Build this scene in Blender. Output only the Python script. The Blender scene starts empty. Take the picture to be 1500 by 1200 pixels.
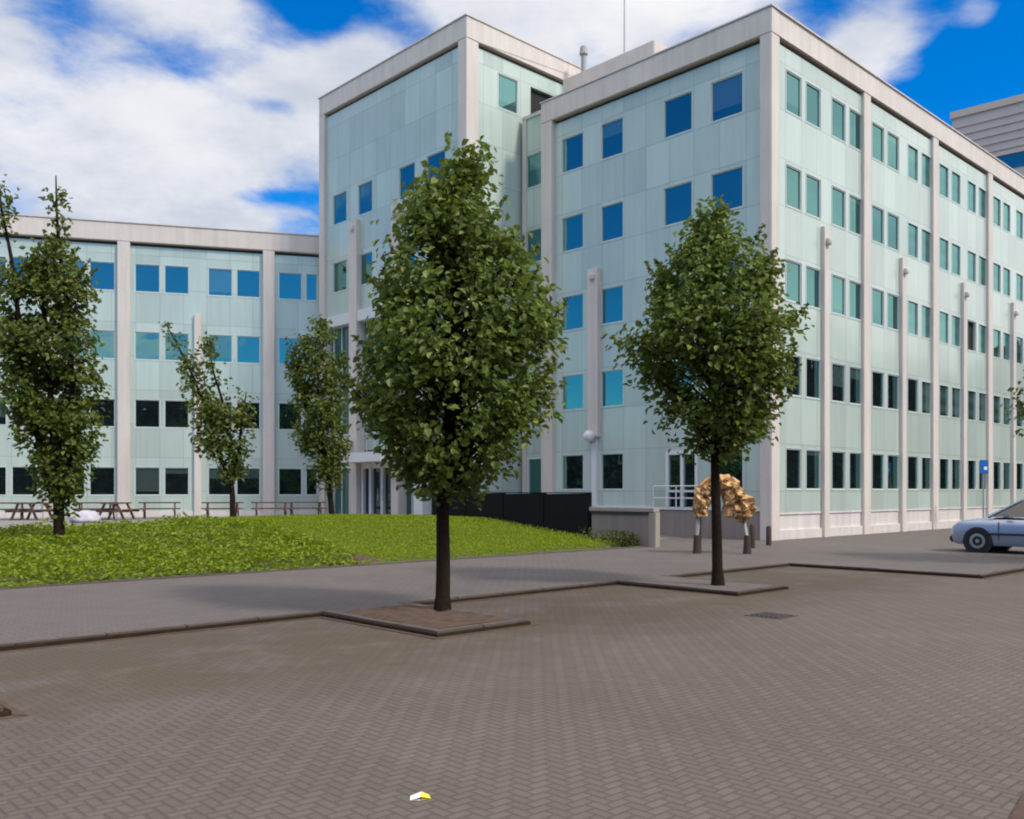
import bpy, bmesh, math, random
from mathutils import Vector, Matrix, noise
random.seed(7)
R = math.radians
S = bpy.context.scene
COL = S.collection

# ------------------------------------------------------------------ site axes
SD = Vector((.7240, .6898, 0))          # along the long facade (right / away)
ND = Vector((.6898, -.7240, 0))         # out of the long facade (right / towards the street)
EYE = 1.75
def P(s, n, z=0.0): return SD*s + ND*n + Vector((0, 0, z))
def at(px, py, Y): return Vector(((px-750)/1353*Y, Y, EYE + (720-py)/1353*Y))
def gp(px, py, z=0.0):
    Y = (EYE-z)*1353/(py-720); return Vector(((px-750)/1353*Y, Y, z))

# ------------------------------------------------------------------ node helpers
class G:
    def __init__(s, nt): s.nt = nt
    def n(s, t, **kw):
        x = s.nt.nodes.new(t)
        for k, v in kw.items(): setattr(x, k, v)
        return x
    def put(s, sock, v):
        if isinstance(v, bpy.types.NodeSocket): s.nt.links.new(v, sock)
        else: sock.default_value = v
    def m(s, op, a, b=None, c=None, clamp=False):
        x = s.n('ShaderNodeMath', operation=op); x.use_clamp = clamp
        s.put(x.inputs[0], a)
        if b is not None: s.put(x.inputs[1], b)
        if c is not None: s.put(x.inputs[2], c)
        return x.outputs[0]
    def v(s, op, a, b=None, scale=None):
        x = s.n('ShaderNodeVectorMath', operation=op); s.put(x.inputs[0], a)
        if b is not None: s.put(x.inputs[1], b)
        if scale is not None: s.put(x.inputs['Scale'], scale)
        return x.outputs['Value'] if op in ('DOT_PRODUCT', 'LENGTH', 'DISTANCE') else x.outputs[0]
    def mix(s, f, a, b, blend='MIX'):
        x = s.n('ShaderNodeMix', data_type='RGBA', blend_type=blend)
        s.put(x.inputs[0], f); s.put(x.inputs[6], a); s.put(x.inputs[7], b); return x.outputs[2]
    def noise(s, vec, scale, detail=4, rough=.55, dim='3D'):
        x = s.n('ShaderNodeTexNoise'); x.noise_dimensions = dim
        if vec is not None: s.put(x.inputs['Vector'], vec)
        x.inputs['Scale'].default_value = scale; x.inputs['Detail'].default_value = detail
        x.inputs['Roughness'].default_value = rough; return x.outputs['Fac']
    def step(s, x, a, b):
        y = s.n('ShaderNodeMapRange', interpolation_type='SMOOTHSTEP'); s.put(y.inputs[0], x)
        y.inputs[1].default_value = a; y.inputs[2].default_value = b; return y.outputs[0]
    def xyz(s, a, b, c=0.0):
        x = s.n('ShaderNodeCombineXYZ'); s.put(x.inputs[0], a); s.put(x.inputs[1], b); s.put(x.inputs[2], c); return x.outputs[0]
    def sep(s, v):
        x = s.n('ShaderNodeSeparateXYZ'); s.put(x.inputs[0], v); return x.outputs
    def coord(s, k): return s.n('ShaderNodeTexCoord').outputs[k]
    def bump(s, h, strength, dist=.01):
        x = s.n('ShaderNodeBump'); x.inputs['Strength'].default_value = strength; x.inputs['Distance'].default_value = dist
        s.put(x.inputs['Height'], h); return x.outputs[0]
    def white(s, v):
        x = s.n('ShaderNodeTexWhiteNoise'); s.put(x.inputs['Vector'], v); return x.outputs

def rgb(*c): return (c[0], c[1], c[2], 1)
def mat(name):
    m = bpy.data.materials.new(name); m.use_nodes = True
    return m, G(m.node_tree), m.node_tree.nodes['Principled BSDF']
def simple(name, col, rough=.6, metal=0., var=.12, scale=3., bump=0., spec=.5, coat=0.):
    m, g, b = mat(name)
    o = g.coord('Object')
    f = g.noise(o, scale, 6, .6)
    f2 = g.noise(o, scale*9, 3, .6)
    k = g.m('ADD', g.m('MULTIPLY', g.m('SUBTRACT', f, .5), var*2.4), g.m('MULTIPLY', g.m('SUBTRACT', f2, .5), var*1.2))
    k = g.m('ADD', k, 1.0)
    c = g.v('SCALE', rgb(*col)[:3], scale=k)
    g.put(b.inputs['Base Color'], c)
    b.inputs['Roughness'].default_value = rough; b.inputs['Metallic'].default_value = metal
    b.inputs['Specular IOR Level'].default_value = spec; b.inputs['Coat Weight'].default_value = coat
    if bump: g.put(b.inputs['Normal'], g.bump(f2, bump))
    return m

MT = {}
# --- concrete of the building frame: streaks of weather
def concrete(name, col, streak=.22):
    m, g, b = mat(name)
    o = g.coord('Object')
    x, y, z = g.sep(o)
    st = g.noise(g.v('MULTIPLY', o, (2.2, 2.2, .14)), 1.6, 5, .65)
    bl = g.noise(o, .7, 5, .6)
    fine = g.noise(o, 14, 3, .6)
    k = g.m('ADD', g.m('MULTIPLY', g.m('SUBTRACT', st, .5), streak*2), g.m('MULTIPLY', g.m('SUBTRACT', bl, .5), .25))
    k = g.m('ADD', g.m('ADD', k, g.m('MULTIPLY', g.m('SUBTRACT', fine, .5), .14)), 1.0)
    g.put(b.inputs['Base Color'], g.v('SCALE', col, scale=k))
    b.inputs['Roughness'].default_value = .75
    g.put(b.inputs['Normal'], g.bump(fine, .15))
    return m
MT['concrete'] = concrete('pale_concrete', (.62, .55, .49))
MT['concrete_worn'] = concrete('worn_concrete', (.33, .285, .245), .35)
MT['plinth'] = concrete('pale_plinth', (.62, .57, .53), .3)
MT['plinth_dark'] = concrete('brown_plinth', (.235, .20, .175), .35)
MT['white_paint'] = simple('white_paint', (.66, .66, .65), .45, var=.05)
MT['frame'] = simple('window_frame_paint', (.56, .60, .565), .5, var=.05)
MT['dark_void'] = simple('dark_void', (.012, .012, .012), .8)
MT['slot'] = simple('shadow_slot', (.06, .055, .05), .9)  # recess backing; the shade under the fascia is put into this dark colour
MT['roofing'] = simple('roof_felt', (.16, .15, .14), .9, var=.2)

# --- pale green glass spandrel panels; UV = metres along / up the facade
def panel(name, col, rough):
    m, g, b = mat(name)
    uv = g.coord('UV'); u, v, _ = g.sep(uv)
    wob = g.noise(g.coord('Object'), .35, 3, .5)
    pu = g.m('DIVIDE', u, 1.11); pv = g.m('DIVIDE', g.m('SUBTRACT', v, 1.76), 1.665)
    fu = g.m('FRACT', pu); fv = g.m('FRACT', pv)
    eu = g.m('MULTIPLY', g.m('MINIMUM', fu, g.m('SUBTRACT', 1, fu)), 1.11)
    ev = g.m('MULTIPLY', g.m('MINIMUM', fv, g.m('SUBTRACT', 1, fv)), 1.665)
    d = g.m('MINIMUM', eu, ev)
    joint = g.m('SUBTRACT', 1, g.step(d, .008, .022))
    cell = g.xyz(g.m('FLOOR', pu), g.m('FLOOR', pv), 0.)
    w = g.white(cell)[0]
    k = g.m('ADD', .9, g.m('MULTIPLY', w, .18))
    k = g.m('ADD', k, g.m('MULTIPLY', g.m('SUBTRACT', wob, .5), .18))
    dirt_or_shade = g.noise(g.v('MULTIPLY', g.coord('Object'), (1.5, 1.5, .12)), 2.2, 4, .6)
    k = g.m('ADD', k, g.m('MULTIPLY', g.m('SUBTRACT', dirt_or_shade, .5), .26))
    c = g.v('SCALE', col, scale=k)
    c = g.mix(g.m('MULTIPLY', joint, .42), c, rgb(.17, .21, .2))
    g.put(b.inputs['Base Color'], c)
    b.inputs['Roughness'].default_value = rough
    b.inputs['IOR'].default_value = 1.6
    b.inputs['Coat Weight'].default_value = .4; b.inputs['Coat Roughness'].default_value = .09
    wn = g.white(g.v('ADD', cell, (7.3, 2.1, 0)))[1]
    # each sheet of glass hangs a hair out of true
    geo = g.n('ShaderNodeNewGeometry')
    nn = g.v('NORMALIZE', g.v('ADD', geo.outputs['Normal'], g.v('SCALE', g.v('SUBTRACT', wn, (.5, .5, .5)), scale=.03)))
    g.put(b.inputs['Normal'], nn)
    return m
MT['panel'] = panel('pale_green_panel', (.46, .545, .475), .3)

# --- reflective tinted window glass; every pane its own depth of room behind and blind
def glass(name, tint, back, refl, blind=0.):
    m, g, b = mat(name)
    oi = g.n('ShaderNodeObjectInfo')
    rnd = oi.outputs['Random']
    gen = g.coord('Generated'); gx, gy, gz = g.sep(gen)
    lim = g.m('SUBTRACT', 1.0, g.m('MULTIPLY', g.step(rnd, .62, 1.), .9))
    bl = g.m('MULTIPLY', g.step(gz, 0, .02), g.m('GREATER_THAN', gz, lim))
    if blind: bl = g.m('MAXIMUM', bl, blind)
    slat = g.m('ADD', .75, g.m('MULTIPLY', g.m('SINE', g.m('MULTIPLY', gz, 150.)), .2))
    room = g.v('SCALE', back, scale=g.m('ADD', .4, g.m('MULTIPLY', g.noise(g.v('ADD', g.coord('Object'), g.v('SCALE', (37., 91., 13.), scale=rnd)), 1.6, 3), 1.4)))
    col = g.mix(g.m('MULTIPLY', bl, .55), room, g.v('SCALE', (.16, .24, .22), scale=slat))
    g.put(b.inputs['Base Color'], col)
    b.inputs['Roughness'].default_value = .5
    b.inputs['Specular IOR Level'].default_value = 0.
    gl = g.n('ShaderNodeBsdfGlossy'); gl.inputs['Color'].default_value = rgb(*tint); gl.inputs['Roughness'].default_value = .015
    geo = g.n('ShaderNodeNewGeometry')
    w = g.white(g.xyz(rnd, 3.1, 1.7))[1]
    wav = g.noise(g.coord('Object'), 1.3, 1)
    nn = g.v('ADD', geo.outputs['Normal'], g.v('SCALE', g.v('SUBTRACT', w, (.5, .5, .5)), scale=.035))
    g.put(gl.inputs['Normal'], g.bump(wav, .12, .02))
    g.nt.links.new(g.v('NORMALIZE', nn), g.nt.nodes[-2].inputs['Normal']) if False else None
    fr = g.n('ShaderNodeFresnel'); fr.inputs['IOR'].default_value = 1.5
    fac = g.m('ADD', refl, g.m('MULTIPLY', fr.outputs[0], .7), clamp=True)
    mx = g.n('ShaderNodeMixShader'); g.put(mx.inputs[0], fac)
    g.nt.links.new(b.outputs[0], mx.inputs[1]); g.nt.links.new(gl.outputs[0], mx.inputs[2])
    out = g.nt.nodes['Material Output']; g.nt.links.new(mx.outputs[0], out.inputs['Surface'])
    return m
MT['glass'] = glass('tinted_window_glass', (.30, .65, .61), (.010, .016, .018), .38)
MT['glass_lobby'] = glass('lobby_glass', (.40, .70, .66), (.02, .05, .045), .22)

# --- ground materials
def pavers():
    m, g, b = mat('herringbone_pavers')
    o = g.coord('Object')
    s = g.v('DOT_PRODUCT', o, tuple(SD)); n = g.v('DOT_PRODUCT', o, tuple(ND))
    ca, cn = g.v('DOT_PRODUCT', o, tuple(SD)), g.v('DOT_PRODUCT', o, tuple(ND))
    wx = g.m('MULTIPLY', g.m('SUBTRACT', g.noise(o, .9, 2), .5), .05)
    wy = g.m('MULTIPLY', g.m('SUBTRACT', g.noise(g.v('ADD', o, (40, 7, 0)), .9, 2), .5), .05)
    u = g.m('DIVIDE', g.m('ADD', ca, wx), .077); v = g.m('DIVIDE', g.m('SUBTRACT', wy, cn), .077)
    i = g.m('FLOOR', u); j = g.m('FLOOR', v); fx = g.m('FRACT', u); fy = g.m('FRACT', v)
    mm = g.m('FLOORED_MODULO', g.m('SUBTRACT', i, j), 4.)
    e = [g.m('COMPARE', mm, float(k), .4) for k in range(4)]
    big = lambda d, f: g.m('ADD', d, g.m('MULTIPLY', f, 9.))
    d = g.m('MINIMUM', g.m('MINIMUM', big(fx, e[1]), big(g.m('SUBTRACT', 1, fx), e[0])),
            g.m('MINIMUM', big(fy, e[2]), big(g.m('SUBTRACT', 1, fy), e[3])))
    horiz = g.m('ADD', e[0], e[1])
    idv = g.xyz(g.m('SUBTRACT', i, e[1]), g.m('SUBTRACT', j, e[2]), horiz)
    rv, rc = g.white(idv)[:2]
    joint = g.m('SUBTRACT', 1, g.step(d, .02, .2))
    patch = g.noise(o, .28, 5, .6); patch2 = g.noise(g.v('ADD', o, (9, 4, 0)), 1.1, 5, .65); fine = g.noise(o, 60, 3, .7)
    k = g.m('ADD', .92, g.m('MULTIPLY', rv, .16))
    k = g.m('ADD', k, g.m('MULTIPLY', g.m('SUBTRACT', patch, .5), .65))
    k = g.m('ADD', k, g.m('MULTIPLY', g.m('SUBTRACT', patch2, .5), .3))
    k = g.m('ADD', k, g.m('MULTIPLY', g.m('SUBTRACT', fine, .5), .35))
    c = g.mix(rv, rgb(.118, .092, .073), rgb(.111, .090, .075))
    c = g.mix(g.step(g.white(g.v('ADD', idv, (3, 5, 1)))[0], .95, .97), c, rgb(.112, .090, .074))
    k = g.m('MULTIPLY', k, g.m('ADD', .93, g.m('MULTIPLY', horiz, .07)))
    c = g.v('SCALE', c, scale=k)
    c = g.mix(g.m('MULTIPLY', joint, .42), c, rgb(.036, .028, .022))
    # silt and moss gathered in the parking bays along the kerb, oil in the middle of the bays
    bay = g.m('SUBTRACT', 1, g.step(g.m('ADD', n, g.m('MULTIPLY', g.m('SUBTRACT', patch2, .5), 3.2)), -8.6, -6.2))
    silt = g.m('MULTIPLY', bay, g.step(g.noise(g.v('ADD', o, (2, 7, 0)), .6, 5, .7), .33, .55))
    c = g.mix(g.m('MULTIPLY', silt, .92), c, g.mix(fine, rgb(.058, .041, .021), rgb(.088, .066, .040)))
    moss = g.m('MULTIPLY', bay, g.step(g.noise(g.v('ADD', o, (31, 3, 0)), 1.3, 5, .7), .55, .7))
    c = g.mix(g.m('MULTIPLY', moss, .4), c, rgb(.12, .115, .07))
    tyre = g.step(g.noise(g.v('ADD', o, (11, 23, 0)), .55, 4, .6), .6, .78)
    c = g.mix(g.m('MULTIPLY', tyre, .35), c, rgb(.075, .07, .066))
    g.put(b.inputs['Base Color'], c); b.inputs['Roughness'].default_value = .85
    h = g.m('ADD', g.m('SUBTRACT', g.m('MULTIPLY', rv, .35), joint), g.m('MULTIPLY', fine, .25))
    g.put(b.inputs['Normal'], g.bump(h, .7, .008))
    return m
MT['pavers'] = pavers()
def slabs(name, c1, c2, w, h):
    m, g, b = mat(name)
    o = g.coord('Object')
    s = g.v('DOT_PRODUCT', o, tuple(SD)); n = g.v('DOT_PRODUCT', o, tuple(ND))
    br = g.n('ShaderNodeTexBrick'); g.put(br.inputs['Vector'], g.xyz(s, n))
    br.inputs['Color1'].default_value = rgb(*c1); br.inputs['Color2'].default_value = rgb(*c2)
    br.inputs['Mortar'].default_value = rgb(*[x*.45 for x in c1]); br.inputs['Scale'].default_value = 1
    br.inputs['Mortar Size'].default_value = .006; br.inputs['Brick Width'].default_value = w; br.inputs['Row Height'].default_value = h
    br.inputs['Mortar Smooth'].default_value = .4
    p = g.noise(o, .5, 5, .62); f = g.noise(o, 35, 3, .65); p2 = g.noise(g.v('ADD', o, (5, 9, 0)), 1.9, 5, .65)
    k = g.m('ADD', 1., g.m('ADD', g.m('MULTIPLY', g.m('SUBTRACT', p, .5), .55), g.m('MULTIPLY', g.m('SUBTRACT', f, .5), .4)))
    c = g.v('SCALE', br.outputs['Color'], scale=k)
    c = g.mix(g.m('MULTIPLY', g.step(p2, .55, .75), .35), c, rgb(.10, .085, .06))
    g.put(b.inputs['Base Color'], c); b.inputs['Roughness'].default_value = .85
    g.put(b.inputs['Normal'], g.bump(g.m('SUBTRACT', f, g.m('MULTIPLY', br.outputs['Fac'], 1.)), .4, .006))
    return m
MT['footpath'] = slabs('footpath_bricks', (.108, .091, .081), (.124, .105, .093), .21, .105)
MT['terrace'] = slabs('terrace_slabs', (.22, .2, .185), (.25, .23, .21), .5, .5)
MT['kerb'] = simple('kerb_concrete', (.092, .074, .06), .9, var=.45, scale=2.5, bump=.2)
MT['dirt_or_shade'] = simple('silt_and_kerb_shade', (.035, .023, .013), .95, var=.5, scale=6, spec=.1)  # silt tone that also paints the shade of the kerb face
MT['soil'] = simple('red_brown_soil', (.075, .045, .028), .95, var=.6, scale=7, bump=.6)
MT['ground'] = simple('far_ground', (.15, .13, .115), .9, var=.25, scale=.2)
MT['bank'] = simple('bank_soil', (.075, .10, .010), .95, var=.4, scale=3, bump=.5)
MT['bark'] = simple('bark', (.022, .015, .010), .95, var=.6, scale=12, bump=.8, spec=.1)
MT['wood'] = simple('weathered_wood', (.13, .06, .04), .8, var=.3, scale=6)
MT['post_wood'] = simple('dark_post_wood', (.045, .028, .02), .8, var=.3, scale=9)
MT['black_panel'] = simple('black_fence_paint', (.0075, .007, .008), .75, var=.3, scale=2, spec=.2)
MT['steel'] = simple('galvanised_steel', (.42, .43, .43), .4, metal=.6, var=.1)
MT['tyre'] = simple('tyre_rubber', (.012, .012, .012), .8)
MT['rim'] = simple('wheel_alloy', (.42, .43, .44), .35, metal=.8)
MT['carpaint'] = simple('silver_blue_paint', (.30, .36, .46), .32, metal=.35, var=.03, coat=.6)
MT['carglass'] = simple('car_glass', (.01, .014, .02), .06, var=0, spec=.8)
MT['carblack'] = simple('car_black_trim', (.014, .014, .018), .6)
MT['lamp_lens'] = simple('headlamp_lens', (.6, .62, .64), .12, var=.02, coat=1)
MT['red_lens'] = simple('tail_lens', (.35, .01, .01), .15, var=.02, coat=1)
MT['globe'] = simple('opal_globe', (.72, .71, .69), .3, var=.03)
MT['blue_sign'] = simple('blue_sign_paint', (.008, .13, .42), .4, var=.05)
MT['iron'] = simple('cast_iron', (.046, .039, .033), .8, var=.3, scale=20)
MT['boulder'] = simple('pale_boulder', (.50, .47, .52), .8, var=.15, scale=4, bump=.3)
MT['paper'] = simple('white_paper', (.85, .85, .84), .6, var=.03)
MT['yellow'] = simple('yellow_paper', (.75, .62, .05), .6, var=.03)
MT['legs'] = simple('pale_steel_leg', (.33, .32, .29), .5, metal=.2, var=.15)
m, g, b = mat('gilded_metal')
o = g.coord('Object'); f = g.noise(o, 5, 5, .6)
g.put(b.inputs['Base Color'], g.mix(g.step(f, .35, .65), rgb(.24, .105, .035), rgb(.62, .40, .17)))
b.inputs['Metallic'].default_value = .35; b.inputs['Roughness'].default_value = .5
MT['gold'] = m

def leafmat(name, c1, c2, c3, trans=.3, rough=.5):
    m, g, b = mat(name)
    geo = g.n('ShaderNodeNewGeometry'); r = geo.outputs['Random Per Island']
    c = g.mix(g.step(r, .0, .7), rgb(*c1), rgb(*c2)); c = g.mix(g.step(r, .8, 1.), c, rgb(*c3))
    g.put(b.inputs['Base Color'], c); b.inputs['Roughness'].default_value = rough
    b.inputs['Specular IOR Level'].default_value = .35
    t = g.n('ShaderNodeBsdfTranslucent'); g.put(t.inputs['Color'], g.mix(.5, c, rgb(c3[0]*1.3, c3[1]*1.3, c3[2])))
    mx = g.n('ShaderNodeMixShader'); mx.inputs[0].default_value = trans
    g.nt.links.new(b.outputs[0], mx.inputs[1]); g.nt.links.new(t.outputs[0], mx.inputs[2])
    g.nt.links.new(mx.outputs[0], g.nt.nodes['Material Output'].inputs['Surface'])
    return m
MT['leaf'] = leafmat('lime_leaves', (.062, .10, .012), (.125, .18, .024), (.23, .28, .06))
MT['leaf2'] = leafmat('hornbeam_leaves', (.060, .094, .012), (.115, .16, .022), (.21, .21, .05))
MT['cover'] = leafmat('ground_cover_leaves', (.13, .19, .005), (.20, .265, .008), (.28, .325, .018), .3)
MT['lawn'] = leafmat('lawn_grass', (.19, .26, .006), (.24, .31, .008), (.29, .345, .015), .3)
MT['weed'] = leafmat('weed_leaves', (.06, .08, .02), (.09, .11, .03), (.12, .09, .04), .25)
MT['wood_far'] = leafmat('far_trees', (.010, .014, .005), (.016, .022, .008), (.022, .03, .01), .05)

# ------------------------------------------------------------------ object helpers
def tag(o, label=None, cat=None, group=None, kind=None):
    if label: o['label'] = label
    if cat: o['category'] = cat
    if group: o['group'] = group
    if kind: o['kind'] = kind
    return o
def empty(name, loc, label, cat, group=None, rz=0):
    o = bpy.data.objects.new(name, None); COL.objects.link(o); o.location = loc; o.rotation_euler = (0, 0, rz)
    o.empty_display_size = .2
    return tag(o, label, cat, group)
class MB:
    """collects faces into one mesh"""
    def __init__(s): s.v = []; s.f = []; s.uv = {}; s.mi = []
    def face(s, pts, uv=None, mi=0):
        a = len(s.v); s.v += [tuple(p) for p in pts]; s.f.append(list(range(a, a+len(pts)))); s.mi.append(mi)
        if uv: s.uv[len(s.f)-1] = uv
    def hexa(s, c, mi=0):
        for q in ((0, 3, 2, 1), (4, 5, 6, 7), (0, 1, 5, 4), (1, 2, 6, 5), (2, 3, 7, 6), (3, 0, 4, 7)):
            s.face([c[k] for k in q], mi=mi)
    def box(s, x0, x1, y0, y1, z0, z1, mi=0):
        s.hexa([Vector(p) for p in ((x0, y0, z0), (x1, y0, z0), (x1, y1, z0), (x0, y1, z0), (x0, y0, z1), (x1, y0, z1), (x1, y1, z1), (x0, y1, z1))], mi)
    def tube(s, pts, rads, seg=8, cap=True):
        rings = []
        for k, p in enumerate(pts):
            p = Vector(p); q = Vector(pts[min(k+1, len(pts)-1)]) - Vector(pts[max(k-1, 0)])
            q.normalize(); a = q.orthogonal().normalized()
            if abs(q.z) > .6: a = (Vector((1, 0, 0)) - q*q.x).normalized()
            bb = q.cross(a); base = len(s.v)
            for i in range(seg):
                th = 2*math.pi*i/seg; s.v.append(tuple(p + (a*math.cos(th) + bb*math.sin(th))*rads[k]))
            rings.append(base)
        for r0, r1 in zip(rings, rings[1:]):
            for i in range(seg):
                j = (i+1) % seg; s.f.append([r0+i, r0+j, r1+j, r1+i]); s.mi.append(0)
        if cap:
            s.f.append([rings[0]+i for i in reversed(range(seg))]); s.mi.append(0)
            s.f.append([rings[-1]+i for i in range(seg)]); s.mi.append(0)
    def lathe(s, c, prof, seg=16, axis='z'):
        rings = []
        for r, h in prof:
            base = len(s.v)
            for i in range(seg):
                th = 2*math.pi*i/seg
                if axis == 'z': q = (r*math.cos(th), r*math.sin(th), h)
                else: q = (r*math.cos(th), h, r*math.sin(th))
                s.v.append((c[0]+q[0], c[1]+q[1], c[2]+q[2]))
            rings.append(base)
        for r0, r1 in zip(rings, rings[1:]):
            for i in range(seg):
                j = (i+1) % seg; s.f.append([r0+i, r0+j, r1+j, r1+i]); s.mi.append(0)
        s.f.append([rings[0]+i for i in reversed(range(seg))]); s.mi.append(0)
        s.f.append([rings[-1]+i for i in range(seg)]); s.mi.append(0)
    def build(s, name, mats, parent=None, origin=None, smooth=False, bevel=0., recalc=True, sharp=35):
        me = bpy.data.meshes.new(name)
        org = Vector(origin) if origin is not None else Vector((0, 0, 0))
        me.from_pydata([tuple(Vector(p)-org) for p in s.v], [], s.f)
        if not isinstance(mats, (list, tuple)): mats = [mats]
        for q in mats: me.materials.append(q)
        for k, p in enumerate(me.polygons): p.material_index = s.mi[k] if k < len(s.mi) else 0
        if s.uv:
            ul = me.uv_layers.new(name='UVMap')
            for k, uv in s.uv.items():
                for li, w in zip(me.polygons[k].loop_indices, uv): ul.data[li].uv = w
        if recalc or bevel or smooth:
            bm = bmesh.new(); bm.from_mesh(me)
            if recalc:
                bmesh.ops.remove_doubles(bm, verts=bm.verts, dist=1e-5)
                bmesh.ops.recalc_face_normals(bm, faces=bm.faces)
            if bevel:
                es = [e for e in bm.edges if len(e.link_faces) == 2 and e.calc_face_angle(0) > .6]
                bmesh.ops.bevel(bm, geom=es, offset=bevel, segments=2, affect='EDGES', clamp_overlap=True)
            if smooth:
                for f in bm.faces: f.smooth = True
                for e in bm.edges:
                    if len(e.link_faces) == 2 and e.calc_face_angle(0) > R(sharp): e.smooth = False
            bm.to_mesh(me); bm.free()
        o = bpy.data.objects.new(name, me); COL.objects.link(o)
        if parent is not None:
            o.parent = parent
        if origin is not None:
            o.location = org - (parent.location if parent is not None and parent.parent is None else Vector((0, 0, 0)))
        return o

# ------------------------------------------------------------------ GROUND
b_ = MB(); b_.face([(-700, -700, -.03), (700, -700, -.03), (700, 900, -.03), (-700, 900, -.03)])
tag(b_.build('ground', MT['ground']), kind='structure')
b_ = MB(); b_.face([P(-60, -40, 0), P(-60, 60, 0), P(90, 60, 0), P(90, -40, 0)])
tag(b_.build('parking_paving', MT['pavers']), kind='structure')

KZ = .065                                     # kerb height
# kerb outline in (s, n): base line with planted islands stepping out between the bays
KERB = [(-40, -11.2), (-5.8, -11.2), (-5.8, -8.0), (-4.3, -8.0), (-4.3, -11.2), (.55, -11.2), (.55, -7.95), (2.1, -7.95), (2.1, -11.2), (7.0, -11.2), (7.0, -8.65), (8.5, -8.65), (8.5, -11.2), (13.4, -11.2), (13.4, -8.6), (14.95, -8.6), (14.95, -11.2), (19.65, -11.2), (19.65, -6.95), (70, -6.95)]
NG = -17.6                                   # front edge of the planting
b_ = MB()
for s0, s1, n0, n1 in ((-40, 22.25, NG, -11.2), (22.25, 70, -20, -11.2), (19.65, 70, -11.2, -6.95), (-5.8, -4.3, -11.2, -8.0), (.55, 2.1, -11.2, -7.95), (7.0, 8.5, -11.2, -8.65), (13.4, 14.95, -11.2, -8.6)):
    b_.face([P(s0, n0, KZ), P(s0, n1, KZ), P(s1, n1, KZ), P(s1, n0, KZ)])
o = b_.build('footpath', MT['footpath'], recalc=False)
tag(o, kind='structure')
# raised kerb edging and a silt strip coloured dark for the shade on its face
def strip(pts, w_in, w_out, z0, z1, name, m_, seglen=1.0, gap=.006):
    mb = MB()
    offs = []
    for k, (s, n) in enumerate(pts):
        # unit normals of neighbouring segments; the kerb runs with the road on its ND / left hand side
        def nrm(a, b2):
            d = Vector((b2[0]-a[0], b2[1]-a[1])); d.normalize(); return Vector((-d.y, d.x))
        na = nrm(pts[k-1], pts[k]) if k else None; nb = nrm(pts[k], pts[k+1]) if k < len(pts)-1 else None
        if na is None: q = nb
        elif nb is None: q = na
        else: q = na + nb
        offs.append(q)
    for k in range(len(pts)-1):
        a, c = Vector(pts[k]), Vector(pts[k+1]); L = (c-a).length; nseg = max(1, round(L/seglen))
        for i in range(nseg):
            f0, f1 = i/nseg, (i+1)/nseg
            g0 = gap/L if i else 0; g1 = gap/L if i < nseg-1 else 0
            o0 = offs[k] if i == 0 else None; o1 = offs[k+1] if i == nseg-1 else None
            d = (c-a).normalized(); nn = Vector((-d.y, d.x))
            q0 = a.lerp(c, f0+g0); q1 = a.lerp(c, f1-g1); o0 = o0 or nn; o1 = o1 or nn
            dz = random.uniform(-.004, .004)
            cs = [(q0+o0*w_out, z0), (q1+o1*w_out, z0), (q1-o1*w_in, z0), (q0-o0*w_in, z0)]
            mb.hexa([P(v.x, v.y, z) for v, z in cs] + [P(v.x, v.y, z1+dz) for v, z in cs])
    return mb.build(name, m_, bevel=.008 if z1 > .03 else 0)
tag(strip(KERB, .12, 0., -.01, KZ+.006, 'kerb', MT['kerb']), kind='structure')
tag(strip(KERB, -.001, .045, -.02, .046, 'gutter_silt_shade', MT['dirt_or_shade'], 3, 0), kind='structure')
tag(strip(KERB, -.046, .13, -.02, .006, 'gutter_leaf_litter', MT['soil'], 3, 0), kind='structure')
b_ = MB()
q = [P(-40, NG+.1), P(22.2, NG+.1), P(22.2, NG-.02), P(-40, NG-.02)]
b_.hexa([v+Vector((0, 0, .05)) for v in q] + [v+Vector((0, 0, KZ+.03)) for v in q])
tag(b_.build('planting_kerb', MT['kerb'], bevel=.008), kind='structure')
# soil in the tree islands
for s0, s1, n0, n1 in ((7.12, 8.38, -10.9, -8.8), (.68, 1.98, -10.9, -8.1), (-5.68, -4.42, -10.9, -8.15)):
    bm = bmesh.new(); bmesh.ops.create_grid(bm, x_segments=24, y_segments=36, size=1.0)
    for v in bm.verts:
        s = s0+(v.co.x+1)/2*(s1-s0); n = n0+(v.co.y+1)/2*(n1-n0)
        edge = min(s-s0, s1-s, n-n0, n1-n)
        v.co = P(s, n, KZ+.006+min(edge*.3, .035)*(1+1.2*noise.noise(Vector((s*5, n*5, 0)))))
    me = bpy.data.meshes.new('island_soil'); bm.to_mesh(me); bm.free(); me.materials.append(MT['soil'])
    o = bpy.data.objects.new('island_soil', me); COL.objects.link(o); tag(o, kind='structure')
# soil corner of a bed at the very front right
b_ = MB(); c = [gp(1478, 1206), gp(1502, 1163), gp(1640, 1150), gp(1640, 1290), gp(1470, 1290)]
b_.face([v+Vector((0, 0, .02)) for v in c]); b_.face([v for v in c])
for i in range(5): b_.face([c[i], c[(i+1) % 5], c[(i+1) % 5]+Vector((0, 0, .02)), c[i]+Vector((0, 0, .02))])
tag(b_.build('bed_soil', MT['soil']), kind='structure')

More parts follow.
